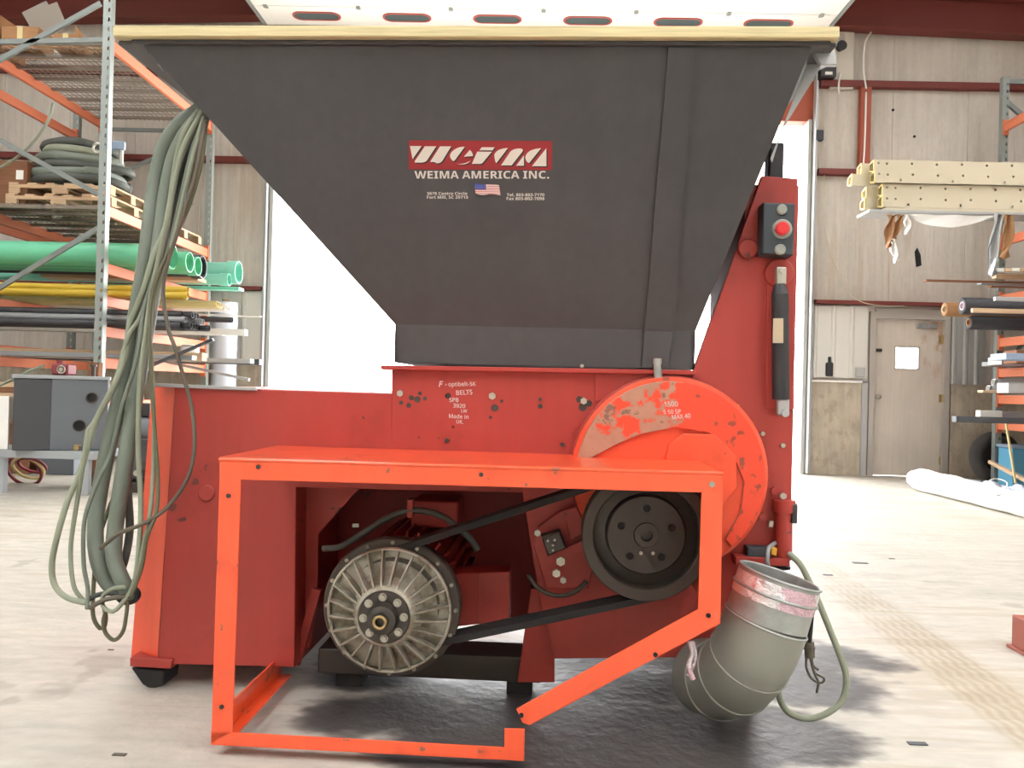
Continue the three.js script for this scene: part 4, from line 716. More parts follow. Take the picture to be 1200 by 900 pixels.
{
  const t = thing('pallet_rack', 'tall grey pallet rack with orange beams full of pipes', 'rack', V((XA + XB) / 2, 0, (Z1 + Z2) / 2));
  for (const [x, z, h] of [[XA, Z1, 6.3], [XB, Z1, 6.3], [XA, Z2, 5.2], [XB, Z2, 5.2]]) obj('upright', uprightGeo(x, z, h), M.rackPost, t);
  LV.forEach((y, i) => { for (const x of [XA, XB]) if (i < 2 || x === XA || i % 2) rackBeam(x, y, Z2 + 0.04, Z1 - 0.04, M.rackOrange, t); });
  for (const y of LV.slice(0, 2)) wireDeck(XB + 0.03, XA - 0.03, y + 0.06, Z2 + 0.06, Z1 - 0.06, t);
  const br = (a, b, d = 8.42) => obj('brace', bar(at(...a, d), at(...b, d), 0.05, 0.03, V(0, 0, 1)), M.rackGrey, t);
  br([-48, 97], [118, 4]); br([-48, 50], [122, 47]); br([-48, 138], [116, 228]); br([-48, 366], [114, 268]);
  obj('brace', bar(V(XB, 3.8, Z2), V(XA, 4.5, Z2), 0.05, 0.03, V(0, 0, 1)), M.rackGrey, t);
  obj('brace', bar(V(XB, 4.52, Z2), V(XA, 4.52, Z2), 0.05, 0.03, V(0, 0, 1)), M.rackGrey, t);
}
{ // second row behind it, back to back
  const t = thing('pallet_rack', 'second pallet rack standing back to back behind the pipe rack', 'rack', V(XB - 1, 0, -9.8)), x = XB - 0.36;
  for (const [px, z] of [[x, Z1], [x, Z2], [x - 1.4, Z2], [x - 1.4, Z1]]) obj('upright', uprightGeo(px, z, 4.8), M.rackPost, t);
  for (const y of [4.4, 2.84, 1.4]) for (const px of [x, x - 1.4]) rackBeam(px, y, Z2 + 0.04, Z1 - 0.04, M.rackOrange, t);
}
// things on the top level
{
  const y = LV[0] + 0.075, carton = (x0, x1, h, z0, z1, label, mat = M.card, flaps = []) => {
    const t = thing('cardboard_box', label, 'box', V((x0 + x1) / 2, y, (z0 + z1) / 2), 'boxes on the top of the rack');
    obj('carton', [rbox(x0, y, z0, x1, y + h, z1, 0.006, 1)], mat, t);
    obj('tape', box((x0 + x1) / 2 - 0.03, y + h * 0.3, z1, (x0 + x1) / 2 + 0.03, y + h, z1 + 0.001), M.tan, t);
    for (const [a, b, w] of flaps) obj('flap', bar(V(a[0], y + h + a[1], z1 - 0.01), V(b[0], y + h + b[1], z1 - 0.06), 0.005, w, V(0, 0, 1)), mat, t);
  };
  const px = (p) => at(p, 30, 8.75).x;
  carton(px(2), px(45), 0.24, -9.05, -8.75, 'plain brown cardboard box on top of the rack');
  carton(px(64), px(94), 0.16, -9.0, -8.72, 'small brown cardboard box with open flaps on the rack', M.card, [[[px(96), -0.1], [px(91), 0.06], 0.16]]);
  carton(px(-60), px(-6), 0.4, -9.3, -8.8, 'tall cardboard box at the outer end of the rack top');
  const flat1 = (a, b, d, label) => tag(obj('cardboard_sheet', bar(at(...a, d), at(...b, d), 0.3, 0.012, V(0, 0.2, 1)), M.greyCard), label, 'cardboard', 'loose cardboard on the rack');
  flat1([58, 40], [40, 8], 9.2, 'grey cardboard sheet leaning behind the brown boxes');
  flat1([64, 36], [52, 8], 9.14, 'narrow grey cardboard sheet leaning outermost');
  tag(obj('wood_offcut', [rbox(px(103), y, -8.95, px(132), y + 0.1, -8.7, 0.01)], M.pallet), 'pale wood offcut at the rack corner', 'wood');
  tag(obj('roof_light_panel', rbox(at(22, 3, 10).x, 6.1, -10.3, at(112, 3, 10).x, 6.13, -9.6, 0.005, 1), M.sheet), 'grey metal sheet hung under the roof above the rack', 'sheet');
}
// second level: pallets, coiled hoses, boxes
function pallet(x0, x1, y, z0, z1, label) {
  const t = thing('wooden_pallet', label, 'pallet', V((x0 + x1) / 2, y, (z0 + z1) / 2), 'pallets on the rack');
  for (const z of [z0 + 0.02, (z0 + z1) / 2, z1 - 0.02]) obj('stringer', [box(x0, y + 0.075, z - 0.02, x1, y + 0.11, z + 0.02), box(x0, y + 0.018, z - 0.02, x0 + 0.12, y + 0.075, z + 0.02), box((x0 + x1) / 2 - 0.08, y + 0.018, z - 0.02, (x0 + x1) / 2 + 0.08, y + 0.075, z + 0.02), box(x1 - 0.12, y + 0.018, z - 0.02, x1, y + 0.075, z + 0.02)], M.pallet, t);
  for (let i = 0; i < 6; i++) { const x = x0 + (x1 - x0 - 0.1) * i / 5; obj('plank', box(x, y + 0.11, z0, x + 0.1, y + 0.13, z1), M.pallet, t); if (i % 2 === 0) obj('plank', box(x, y, z0, x + 0.1, y + 0.018, z1), M.pallet, t); }
  // blocks seen from the aisle
  for (const z of [z0, (z0 + z1) / 2 - 0.05, z1 - 0.1]) obj('block', box(x1 - 0.005, y + 0.018, z, x1 + 0.012, y + 0.11, z + 0.1), M.pallet, t);
}
{
  const y = LV[1] + 0.075;
  pallet(XA - 1.2, XA - 0.06, y, -9.75, -8.65, 'lower wooden pallet of the stack beneath the coiled hoses');
  pallet(XA - 1.2, XA - 0.1, y + 0.135, -9.7, -8.7, 'upper wooden pallet of the stack beneath the coiled hoses');
  pallet(XA - 1.2, XA - 0.04, y, -11.0, -10.0, 'single wooden pallet at the far end of the rack shelf');
  const mats = ['hoseDark', 'hoseGreen', 'hoseDark', 'hoseGreen', 'hosePale', 'hoseDark'];
  const say = ['bottom dark coil of the hose pile on pallets', 'second grey green coil up in the hose pile', 'third dark coil up in the hose pile', 'fourth grey green coil in the hose pile', 'pale green coil high in the hose pile', 'topmost small dark coil of the hose pile'];
  for (let i = 0; i < 6; i++) {
    const r = 0.56 - i * 0.045, tb = 0.04 + 0.008 * (i % 2), cx = XA - 0.72 + rr(-0.05, 0.05), cz = -9.2, pts = [];
    for (let k = 0; k <= 64; k++) { const a = k / 64 * Math.PI * 4 + i; pts.push(V(cx + (r + 0.06 * Math.sin(k * 0.4)) * Math.cos(a), y + 0.33 + i * 0.085 + 0.03 * k / 64 + 0.015 * Math.sin(a * 2 + i), cz + (r - 0.02 * k / 64) * 0.82 * Math.sin(a))); }
    tag(obj('coiled_hose', capped(pts, tb, 160, 8), M[mats[i]]), say[i], 'hose', 'coiled hoses on the rack');
  }
  const p0 = at(0, 222, 8.7), bx = (a, b, h, mat, label, dy = 0) => { const x0 = at(a, 220, 8.7).x, x1 = at(b, 220, 8.7).x; const t = thing('parts_box', label, 'box', V((x0 + x1) / 2, y + dy, -8.9), 'boxes on the second shelf'); obj('carton', rbox(x0, y + dy, -9.2, x1, y + dy + h, -8.72, 0.01), mat, t); obj('label_plate', box(x1 - 0.12, y + dy + h * 0.6, -8.72, x1 - 0.04, y + dy + h * 0.8, -8.718), M.whitePlastic, t); };
  bx(-70, 30, 0.5, M.brownWood, 'reddish brown box with white label beside the hose coils');
  const c = at(137, 172, 8.75), t = thing('pipe_clamp', 'blue grey clamp with a ring end on top of the hose coils', 'clamp', V(c.x, c.y - 0.1, c.z));
  obj('jaw', [rbox(c.x - 0.09, c.y - 0.04, c.z - 0.03, c.x + 0.09, c.y + 0.06, c.z + 0.03, 0.02)], M.blueTool, t); obj('screw', cyl(c.clone().add(V(0.05, -0.18, 0)), c.clone().add(V(0.05, 0.05, 0)), 0.022), M.zinc, t); obj('ring', new THREE.TorusGeometry(0.05, 0.014, 8, 24).translate(c.x - 0.21, c.y - 0.02, c.z), M.zinc, t); obj('arm', bar(c.clone().add(V(-0.16, -0.02, 0)), c.clone().add(V(-0.08, 0, 0)), 0.03, 0.03), M.blueTool, t);
  const r = at(213, 246, 11.3); tag(obj('cable_ring', [cyl(V(r.x, r.y + 0.16, r.z + 0.05), V(r.x, r.y + 0.16, WZ + 0.02), 0.012), new THREE.TorusGeometry(0.1, 0.02, 8, 30).scale(0.75, 1.7, 1).translate(r.x, r.y, r.z), new THREE.TorusGeometry(0.1, 0.018, 8, 30).scale(0.6, 1.5, 1).translate(r.x + 0.03, r.y + 0.02, r.z + 0.04)], M.sheet), 'oval ring of grey cable hanging on the end wall', 'cable coil');
  tag(obj('tie_strap', tube([[62, 121], [57, 140], [46, 158], [30, 176], [8, 192], [-20, 204]].map(([x, q]) => at(x, q, 8.5)), 0.014, 30, 6), M.hosePale), 'pale strap slung from the beam towards the boxes', 'strap');
}
// long pipes and profiles lying across the beams
function pipeX(name, label, cat, group, endPx, y, d, r, mat, o = {}) {
  const x1 = at(endPx, 320, d).x, x0 = o.x0 ?? XB - 1.4, z = -d, t = thing(name, label, cat, V((x0 + x1) / 2, y - r, z), group);
  obj('pipe_wall', pipe(V(x0, y, z), V(x1, y, z), r, o.t ?? Math.max(0.006, r * 0.1), 20), mat, t);
  if (o.bell) obj('bell_end', [pipe(V(x1 - o.bell, y, z), V(x1 + 0.01, y, z), r * 1.16, r * 0.16, 24)], mat, t);
  return t;
}
{
  const G = 'green pipes on the rack';
  pipeX('plastic_pipe', 'widest green plastic pipe with a bell end', 'pipe', G, 200, LV[2] + 0.06 + 0.125, 8.72, 0.125, M.green, { bell: 0.14 });
  pipeX('plastic_pipe', 'green plastic pipe poking out past the widest one', 'pipe', G, 221, LV[2] + 0.06 + 0.1, 8.98, 0.1, M.green, { bell: 0.1 });
  pipeX('plastic_pipe', 'green plastic pipe reaching farthest in its front row', 'pipe', G, 231, LV[2] + 0.06 + 0.095, 9.25, 0.095, M.green, { bell: 0.1 });
  pipeX('plastic_pipe', 'dark grey pipe lying behind the front green pipes', 'pipe', G, 236, LV[2] + 0.06 + 0.12, 9.5, 0.12, M.blackPipe, { bell: 0.1 });
  pipeX('plastic_pipe', 'pale green pipe with bell end in front of the jamb', 'pipe', G, 279, LV[2] + 0.06 + 0.2, 10.5, 0.13, M.greenPale, { bell: 0.12 });
  pipeX('plastic_pipe', 'smaller pale green pipe below the pale bell end', 'pipe', G, 268, LV[2] + 0.06 + 0.075, 10.25, 0.07, M.greenPale, { bell: 0.1 });
  tag(obj('flat_profile', rbox(XB, LV[2] + 0.06, -10.9, at(283, 338, 10.8).x, LV[2] + 0.1, -10.7, 0.005, 1), M.greenPale), 'flat pale teal profile under the pale green pipes', 'profile', 'profiles on the rack');
  tag(obj('flat_profile', rbox(XB, LV[2] + 0.06, -10.06, at(236, 326, 9.9).x, LV[2] + 0.1, -9.8, 0.005, 1), M.pallet), 'flat tan board under the dark grey pipe', 'board', 'profiles on the rack');
  for (let i = 0; i < 5; i++) pipeX('yellow_pipe', i > 2 ? 'yellow pipe in the upper row below the green pipes' : 'yellow pipe in the lower row below the green pipes', 'pipe', 'yellow pipes on the rack', 221 - (i % 3), LV[3] + 0.06 + 0.036 + (i > 2 ? 0.062 : 0), 8.62 + (i % 3) * 0.075 + (i > 2 ? 0.036 : 0), 0.036, M.yellow);
  for (let i = 0; i < 3; i++) pipeX('plastic_pipe', 'pale tan pipe beside the yellow pipe ends', 'pipe', 'tan pipes on the rack', 256 + i * 2, LV[3] + 0.06 + 0.04, 9.6 + i * 0.09, 0.04, M.tan);
  for (let i = 0; i < 2; i++) pipeX('plastic_pipe', 'white pipe behind the tan pipes', 'pipe', 'white pipes on the rack', 266 + i * 3, LV[3] + 0.06 + 0.05, 10.1 + i * 0.11, 0.05, M.whitePipe);
  pipeX('plastic_pipe', 'short black pipe on top of the black pipe stack', 'pipe', 'black pipes on the rack', 274, LV[3] - 0.02, 10.4, 0.035, M.blackPipe);
  for (let r = 0; r < 3; r++) for (let i = 0; i < 6 - r; i++) pipeX(r === 1 ? 'grey_pipe' : 'black_pipe', ['black steel pipe in the bottom row under the yellow pipes', 'grey steel pipe in the middle row of the black stack', 'black steel pipe in the top row under the yellow pipes'][r], 'pipe', 'black pipes on the rack', 214 + i * 5 + (i * 7 + r * 5) % 9, LV[4] + 0.058 + 0.036 + r * 0.062, 8.6 + i * 0.075 + r * 0.037, 0.036, r === 1 ? M.greyPipe : M.blackPipe, { t: 0.006 });
  const prof = (end, y, d, h, w, mat, label, o = {}) => tag(obj('metal_profile', o.tilt ? bar(at(...o.tilt[0], d), at(...o.tilt[1], d), w, h) : [rbox(XB - 1, y, -d - w / 2, at(end, 410, d).x, y + h, -d + w / 2, 0.004, 1)], mat), label, 'profile', 'profiles on the rack');
  prof(288, LV[4] + 0.06, 9.6, 0.07, 0.12, M.whitePipe, 'white square tube reaching far past the rack post');
  prof(262, LV[4] + 0.06, 9.8, 0.05, 0.1, M.sheet, 'grey square tube beside the long white tube');
  prof(228, LV[5] + 0.06, 8.7, 0.05, 0.12, M.greyPipe, 'grey channel on the lowest visible beam');
  prof(240, LV[5] + 0.06, 8.95, 0.09, 0.14, M.pallet, 'pale timber plank beside the grey channel');
  prof(296, LV[5] + 0.06, 9.5, 0.05, 0.14, M.sheet, 'bright grey flat bar poking out behind the cabinet');
  prof(306, LV[5] + 0.06, 10.2, 0.07, 0.12, M.boxGrey, 'dark grey profile reaching almost to the jamb');
  prof(0, 0, 8.6, 0.03, 0.05, M.blackPipe, 'thin dark bar slanting below the black pipes', { tilt: [[178, 428], [250, 398]] });
  prof(0, 0, 9.42, 0.03, 0.05, M.sheet, 'thin pale bar slanting towards the cabinet top', { tilt: [[196, 424], [292, 445]] });
  prof(300, 0, 10.42, 0.015, 0.05, M.whitePipe, 'thin white strip across in front of the wrapped roll', { tilt: [[150, 366], [306, 371]] });
  const q = at(222, 420, 9); tag(obj('paper_bundle', [rbox(q.x - 0.1, LV[5] + 0.115, -9.1, q.x + 0.08, LV[5] + 0.24, -8.95, 0.04, 2)], M.whitePlastic), 'crumpled white bundle on the grey bars', 'bundle');
  const b = at(263, 410, 11.42), t = thing('wrapped_roll', 'tall roll of bluish bubble wrap standing behind the rack', 'roll', V(b.x, 0, b.z)), pts = []; for (let i = 0; i <= 24; i++) pts.push(new THREE.Vector2(0.17 + 0.006 * (i % 2), i / 24 * 2.2)); 
  obj('wrap', [new THREE.LatheGeometry(pts, 28).translate(b.x, 0, b.z), cyl(V(b.x, 2.2, b.z), V(b.x, 2.205, b.z), 0.17, 0.12, 28)], M.bubble, t); obj('core', pipe(V(b.x, 2.15, b.z), V(b.x, 2.24, b.z), 0.05, 0.008), M.card, t);
  // timber and boxes low on the rack
  for (let i = 0; i < 3; i++) tag(obj('timber_plank', rbox(XB - 0.5, LV[6] + 0.06 + i * 0.055, -9.1, XA + 0.15 - i * 0.1, LV[6] + 0.11 + i * 0.055, -8.6, 0.004, 1), i % 2 ? M.brownWood : M.pallet), ['lowest timber plank stacked on the low beam', 'middle dark timber plank stacked on the low beam', 'uppermost timber plank stacked on the low beam'][i], 'plank', 'timber on the low beam');
  for (let i = 0; i < 3; i++) { const x0 = XB - 0.3 + i * 0.5; const c = thing('storage_crate', ['dark crate on the floor under the rack beams', 'brown crate under the rack behind the bench', 'grey crate under the rack behind the bench', 'dark red crate under the rack by the post'][i], 'crate', V(x0, 0, -9.3), 'crates under the rack'); obj('crate_body', rbox(x0 - 0.22, 0, -9.6, x0 + 0.2, 0.5 + 0.05 * (i % 2), -9.05, 0.01), [M.boxGrey, M.brownWood, M.boxPale, M.darkRed][i], c); obj('lid', rbox(x0 - 0.23, 0.5 + 0.05 * (i % 2), -9.62, x0 + 0.21, 0.53 + 0.05 * (i % 2), -9.03, 0.006, 1), [M.black, M.card, M.benchGrey, M.black][i], c); }
  tag(obj('timber_post', rbox(at(104, 480, 8.2).x, 0, -8.24, at(117, 480, 8.2).x, 1.25, -8.15, 0.006, 1), M.brownWood), 'rust brown timber post in front of the rack upright', 'post');
}
/* bench with the grey steel tank */
{
  const d = 7.55, x0 = at(-60, 530, d).x, x1 = at(112, 530, d).x, yt = at(60, 528, d).y, t = thing('steel_bench', 'low grey steel bench carrying the tank', 'bench', V((x0 + x1) / 2, 0, -d - 0.25));
  obj('bench_top', rbox(x0, yt - 0.075, -d - 0.55, x1, yt, -d + 0.03, 0.006, 1), M.benchGrey, t);
  for (const [x, z] of [[x1 - 0.09, -d - 0.02], [x0 + 0.5, -d - 0.02], [x1 - 0.36, -d - 0.5], [x0 + 0.1, -d - 0.5]]) obj('leg', rbox(x - 0.035, 0, z - 0.03, x + 0.035, yt - 0.07, z + 0.03, 0.005, 1), M.benchGrey, t);
  const bx0 = at(8, 480, d).x, bx1 = at(105, 480, d).x, h = at(60, 444, d).y - yt, k = thing('steel_tank', 'dark grey steel tank with two round ports on the bench', 'tank', V((bx0 + bx1) / 2, yt, -d - 0.25)), xm = bx0 + (bx1 - bx0) * 0.39;
  obj('tank_body', [rbox(xm, yt + 0.001, -d - 0.4, bx1, yt + h, -d, 0.01)], M.boxPale, k); obj('tank_end', [rbox(bx0, yt + 0.001, -d - 0.39, xm + 0.01, yt + h, -d - 0.012, 0.01)], M.boxGrey, k);
  obj('tank_lid', [rbox(bx0 - 0.015, yt + h, -d - 0.42, bx1 + 0.012, yt + h + 0.035, -d + 0.012, 0.006, 1)], M.benchGrey, k);
  for (const [px, py, r] of [[88, 466, 0.043], [75, 499, 0.047]]) { const c = at(px, py, d); obj('port', [pipe(V(c.x, c.y, -d - 0.01), V(c.x, c.y, -d + 0.015), r + 0.008, 0.012, 28)], M.darkSteel, k); obj('port_opening', cyl(V(c.x, c.y, -d - 0.02), V(c.x, c.y, -d + 0.004), r, r, 28), M.hole, k); }
  const v = at(72, 525, d); obj('drain_valve', [cyl(V(v.x, v.y, -d), V(v.x, v.y, -d + 0.06), 0.022), bar(V(v.x - 0.02, v.y + 0.025, -d + 0.04), V(v.x + 0.04, v.y + 0.025, -d + 0.04), 0.012, 0.012)], M.brass, k);
  k.rotation.y = 26 * R;
  const pz = -d - 0.2, p = at(62, 436, d), pu = thing('small_pump', 'small dark red pump with a chrome face on the tank', 'pump', V(p.x, yt + h + 0.036, pz)), py = yt + h + 0.036;
  obj('pump_body', [rbox(p.x - 0.09, py, pz - 0.08, p.x + 0.07, py + 0.11, pz + 0.08, 0.02)], M.darkRed, pu); obj('face', [new THREE.TorusGeometry(0.035, 0.008, 8, 24).translate(p.x + 0.01, py + 0.055, pz + 0.085), cyl(V(p.x + 0.01, py + 0.055, pz + 0.075), V(p.x + 0.01, py + 0.055, pz + 0.09), 0.02)], M.zinc, pu); obj('cap', cyl(V(p.x - 0.05, py + 0.1, pz), V(p.x - 0.05, py + 0.14, pz), 0.03), M.darkRed, pu);
  const s = at(96, 436, d); tag(obj('filler_pipe', [cyl(V(s.x, py, pz), V(s.x, py + 0.1, pz), 0.018), cyl(V(s.x, py + 0.09, pz), V(s.x, py + 0.11, pz), 0.034)], M.darkSteel), 'short upright filler pipe on the tank lid', 'pipe');
  tag(obj('air_hose', tube([[0, 452], [18, 443], [36, 434], [52, 428]].map(([x, y]) => at(x, y, d + 0.1)), 0.012, 24, 6), M.hosePale), 'pale air hose arching over the tank', 'hose');
  tag(obj('white_sheet', rbox(at(-20, 490, d - 0.1).x, yt + 0.001, -d + 0.05 - 0.06, at(3.5, 490, d - 0.1).x, at(2, 464, d).y, -d + 0.02, 0.004, 1), M.whitePlastic), 'white plastic sheet standing beside the tank end', 'sheet');
  const g = onFloor(8, 572); for (let i = 0; i < 3; i++) tag(obj('floor_coil', new THREE.TorusGeometry(0.17 - 0.02 * i, 0.016, 8, 36).rotateX(0.5 + 0.2 * i).translate(g.x - 0.05 + i * 0.04, 0.13 + i * 0.03, g.z - 0.35), i === 1 ? M.tan : M.darkRed), ['dark red coil on the floor under the bench', 'tan coil on the floor under the bench', 'smaller dark red coil under the bench'][i], 'coil', 'coils under the bench');
}
/* pump unit on the floor behind the hoses */
{
  const c = V(-3.69, 0, -7.95), t = thing('pump_unit', 'greasy dark pump unit on the floor behind the hoses', 'pump', V(c.x, 0, c.z)), x = c.x, z = c.z;
  obj('skid', [rbox(x - 0.28, 0, z - 0.2, x + 0.3, 0.1, z + 0.15, 0.01)], M.darkSteel, t); obj('tank', rbox(x - 0.2, 0.1, z - 0.2, x + 0.28, 0.5, z + 0.05, 0.02), M.boxGrey, t);
  obj('motor', [cyl(V(x - 0.24, 0.62, z), V(x + 0.14, 0.62, z), 0.11, 0.11, 24), cyl(V(x - 0.3, 0.62, z), V(x - 0.24, 0.62, z), 0.08, 0.11, 24)], M.boxPale, t);
  obj('valve_stack', [rbox(x + 0.04, 0.72, z - 0.1, x + 0.24, 0.98, z + 0.08, 0.015), rbox(x - 0.16, 0.73, z - 0.08, x, 0.86, z + 0.06, 0.015)], M.black, t);
  for (let i = 0; i < 5; i++) obj('fitting', cyl(V(x - 0.14 + i * 0.08, 0.1 + 0.09 * (i % 3), z + 0.05), V(x - 0.14 + i * 0.08, 0.1 + 0.09 * (i % 3), z + 0.15), 0.03, 0.03, 12), i % 2 ? M.zinc : M.darkSteel, t);
}

/* ------------------------------------------------------------------ shelving at the other side */
const XP = at(1168, 500, 11).x, RV = [4.72, 3.2, 2.44, 1.87, 1.47, 1.12, 0.78];
{
  const t = thing('storage_rack', 'grey rack with orange beams next to the small door', 'rack', V(XP + 0.5, 0, -9.6));
  for (const [x, z] of [[XP, -11], [XP + 1.1, -11], [XP, -7.6], [XP + 1.1, -7.6]]) obj('upright', uprightGeo(x, z, 5.4), M.rackPost, t);
  for (const y of RV) for (const x of [XP, XP + 1.1]) rackBeam(x, y, -10.96, -7.64, M.rackOrange, t);
  obj('brace', bar(V(XP, 5.35, -11), V(XP + 1.1, 5.35, -11), 0.06, 0.04, V(0, 0, 1)), M.rackGrey, t); obj('brace', bar(V(XP, 5.1, -11), V(XP + 1.1, 4.2, -11), 0.06, 0.04, V(0, 0, 1)), M.rackGrey, t); obj('brace', bar(V(XP, 0.25, -11), V(XP + 1.1, 0.4, -11), 0.06, 0.04, V(0, 0, 1)), M.rackGrey, t); obj('brace', bar(V(XP + 1.1, 3.1, -11), V(XP, 1.4, -11), 0.05, 0.03, V(0, 0, 1)), M.rackGrey, t);
  for (const y of RV.slice(1)) obj('shelf_board', box(XP + 0.03, y + 0.056, -10.9, XP + 1.07, y + 0.068, -7.7), M.wire, t);
}
// stack of punched beige beams
{
  const d = 9.7, rows = [[1024, 186.5, 200], [1023, 200.5, 214], [1034, 214.5, 227.5], [1032, 228.5, 243]], say = ['topmost punched beige beam of the stack', 'second punched beige beam from the top', 'third punched beige beam set back a little', 'lowest punched beige beam of the stack'];
  const y00 = RV[1] + 0.06 + 0.075;
  rows.forEach(([px, a, b], i) => {
    const x0 = at(px, b, d).x, x1 = 7.6, h = 0.138, y0 = y00 + (3 - i) * 0.1415, z = -d + 0.045 * (i % 2), s = new THREE.Shape(); s.moveTo(x0, y0); s.lineTo(x1, y0); s.lineTo(x1, y0 + h); s.lineTo(x0, y0 + h); s.closePath();
    for (let x = x0 + 0.05, n = 0; x < x1 - 0.05; n++) { const p = new THREE.Path(); p.absarc(x, y0 + h * (n % 2 ? 0.68 : 0.72), 0.013, 0, Math.PI * 2, true); s.holes.push(p); x += n ? 0.29 : 0.1; }
    if (i % 2) for (let x = x0 + 0.3; x < x1 - 0.1; x += 0.6) { const p = new THREE.Path(); p.absarc(x, y0 + 0.03, 0.015, 0, Math.PI * 2, true); s.holes.push(p); }
    const t = thing('punched_beam', say[i], 'beam', V((x0 + x1) / 2, y0, z), 'punched beams on the rack');
    obj('face', new THREE.ExtrudeGeometry(s, { depth: 0.004, bevelEnabled: false, curveSegments: 6 }).translate(0, 0, z), M.beige, t);
    obj('flange', [quad(V(x0, y0 + h, z), V(x1, y0 + h, z), V(x1, y0 + h - 0.03, z - 0.12), V(x0, y0 + h - 0.03, z - 0.12)), quad(V(x0, y0, z), V(x0, y0 + 0.03, z - 0.12), V(x1, y0 + 0.03, z - 0.12), V(x1, y0, z))], M.beige, t);
    obj('inner_web', box(x0, y0 + 0.03, z - 0.125, x1, y0 + h - 0.03, z - 0.12), M.beige, t);
    const e = [V(x0, y0, z), V(x0, y0 + h, z), V(x0, y0 + h - 0.03, z - 0.12), V(x0, y0 + 0.03, z - 0.12)]; const off = V(-0.07 - 0.02 * (i % 3), 0, -0.12);
    obj('cut_edge', e.map((p, k) => bar(p, e[(k + 1) % 4], 0.012, 0.012, V(1, 0, 0))), M.yellowEdge, t);
    const t2 = thing('punched_beam', ['punched beam lying behind the topmost one', 'punched beam lying behind the second one', 'punched beam lying behind the third one', 'punched beam lying behind the lowest one'][i], 'beam', V((x0 + x1) / 2, y0, z - 0.2), 'punched beams on the rack'), xb = x0 - [0.08, 0.2, 0.12, 0.14][i], zb = z - 0.16, e2 = [V(xb, y0, zb), V(xb, y0 + h, zb), V(xb, y0 + h - 0.03, zb - 0.12), V(xb, y0 + 0.03, zb - 0.12)];
    obj('face', box(xb, y0, zb - 0.004, x1, y0 + h, zb), M.beige, t2); obj('inner_web', box(xb, y0 + 0.03, zb - 0.125, x1, y0 + h - 0.03, zb - 0.12), M.beige, t2); obj('cut_edge', e2.map((p, k) => bar(p, e2[(k + 1) % 4], 0.014, 0.014, V(1, 0, 0))), M.yellowEdge, t2);
  });
  const x0 = at(1016, 250, d).x; tag(obj('support_sheet', rbox(x0, RV[1] + 0.07, -d - 0.3, 7.6, RV[1] + 0.1, -d + 0.06, 0.004, 1), M.sheet), 'pale metal sheet lying under the punched beams', 'sheet');
  tag(obj('support_plate', rbox(x0 + 0.2, RV[1] + 0.101, -d - 0.25, 7.6, RV[1] + 0.133, -d + 0.05, 0.004, 1), M.beige), 'beige plate between the sheet and the punched beams', 'plate');
  // torn wrapping hanging down
  const cloth = (name, pts, w, mat, label) => { const g = new THREE.PlaneGeometry(1, 1, 10, 8), p = g.attributes.position, c = new THREE.CatmullRomCurve3(pts); for (let i = 0; i < p.count; i++) { const u = p.getX(i) + 0.5, v = 0.5 - p.getY(i), q = c.getPoint(v); p.setXYZ(i, q.x + (u - 0.5) * w * (1 - 0.35 * v) + 0.02 * Math.sin(v * 9 + u * 4), q.y - 0.05 * Math.sin(u * 3) * v, q.z + 0.04 * Math.sin(u * 8 + v * 5)); } g.computeVertexNormals(); const g2 = g.clone(); const n = g.attributes.normal, p2 = g2.attributes.position; for (let i = 0; i < p2.count; i++) p2.setXYZ(i, p2.getX(i) - 0.004 * n.getX(i), p2.getY(i) - 0.004 * n.getY(i), p2.getZ(i) - 0.004 * n.getZ(i)); return tag(obj(name, [g, g2], mat), label, 'wrapping', 'torn wrapping under the beams'); };
  const q = (x, y) => at(x, y, d - 0.04);
  cloth('paper_scrap', [q(1045, 252), q(1042, 270), q(1041, 287)], 0.11, M.brownPaper, 'strip of brown paper hanging under the beam ends');
  cloth('paper_scrap', [q(1055, 252), q(1051, 266), q(1046, 279)], 0.1, M.card, 'folded piece of tan paper beside the brown strip');
  cloth('film_scrap', [q(1046, 280), q(1048, 292), q(1050, 304)], 0.06, M.whitePlastic, 'small white film tip below the brown paper');
  cloth('film_scrap', [q(1062, 252), q(1064, 260), q(1063, 270)], 0.05, M.whitePlastic, 'short curl of white film next to the paper');
  cloth('paper_scrap', [q(1180, 252), q(1182, 275), q(1177, 300)], 0.14, M.card, 'brown paper hanging from the rack beam end');
  cloth('film_scrap', [q(1170, 250), q(1165, 290), q(1163, 320)], 0.13, M.sheet, 'grey film strip hanging beside the rack beam end');
  { const g = new THREE.PlaneGeometry(1, 1, 20, 4), p = g.attributes.position, a = q(1066, 252), b = q(1166, 254); for (let i = 0; i < p.count; i++) { const u = p.getX(i) + 0.5, v = 0.5 - p.getY(i); p.setXYZ(i, a.x + (b.x - a.x) * u, a.y + 0.01 - v * (0.015 + 0.13 * Math.sin(Math.PI * Math.pow(u, 0.8))), a.z + 0.02 * Math.sin(u * 14 + v * 3)); } g.computeVertexNormals(); const k = tag(obj('plastic_film', g, M.film), 'thin white film sagging under the punched beams', 'film'); }
}
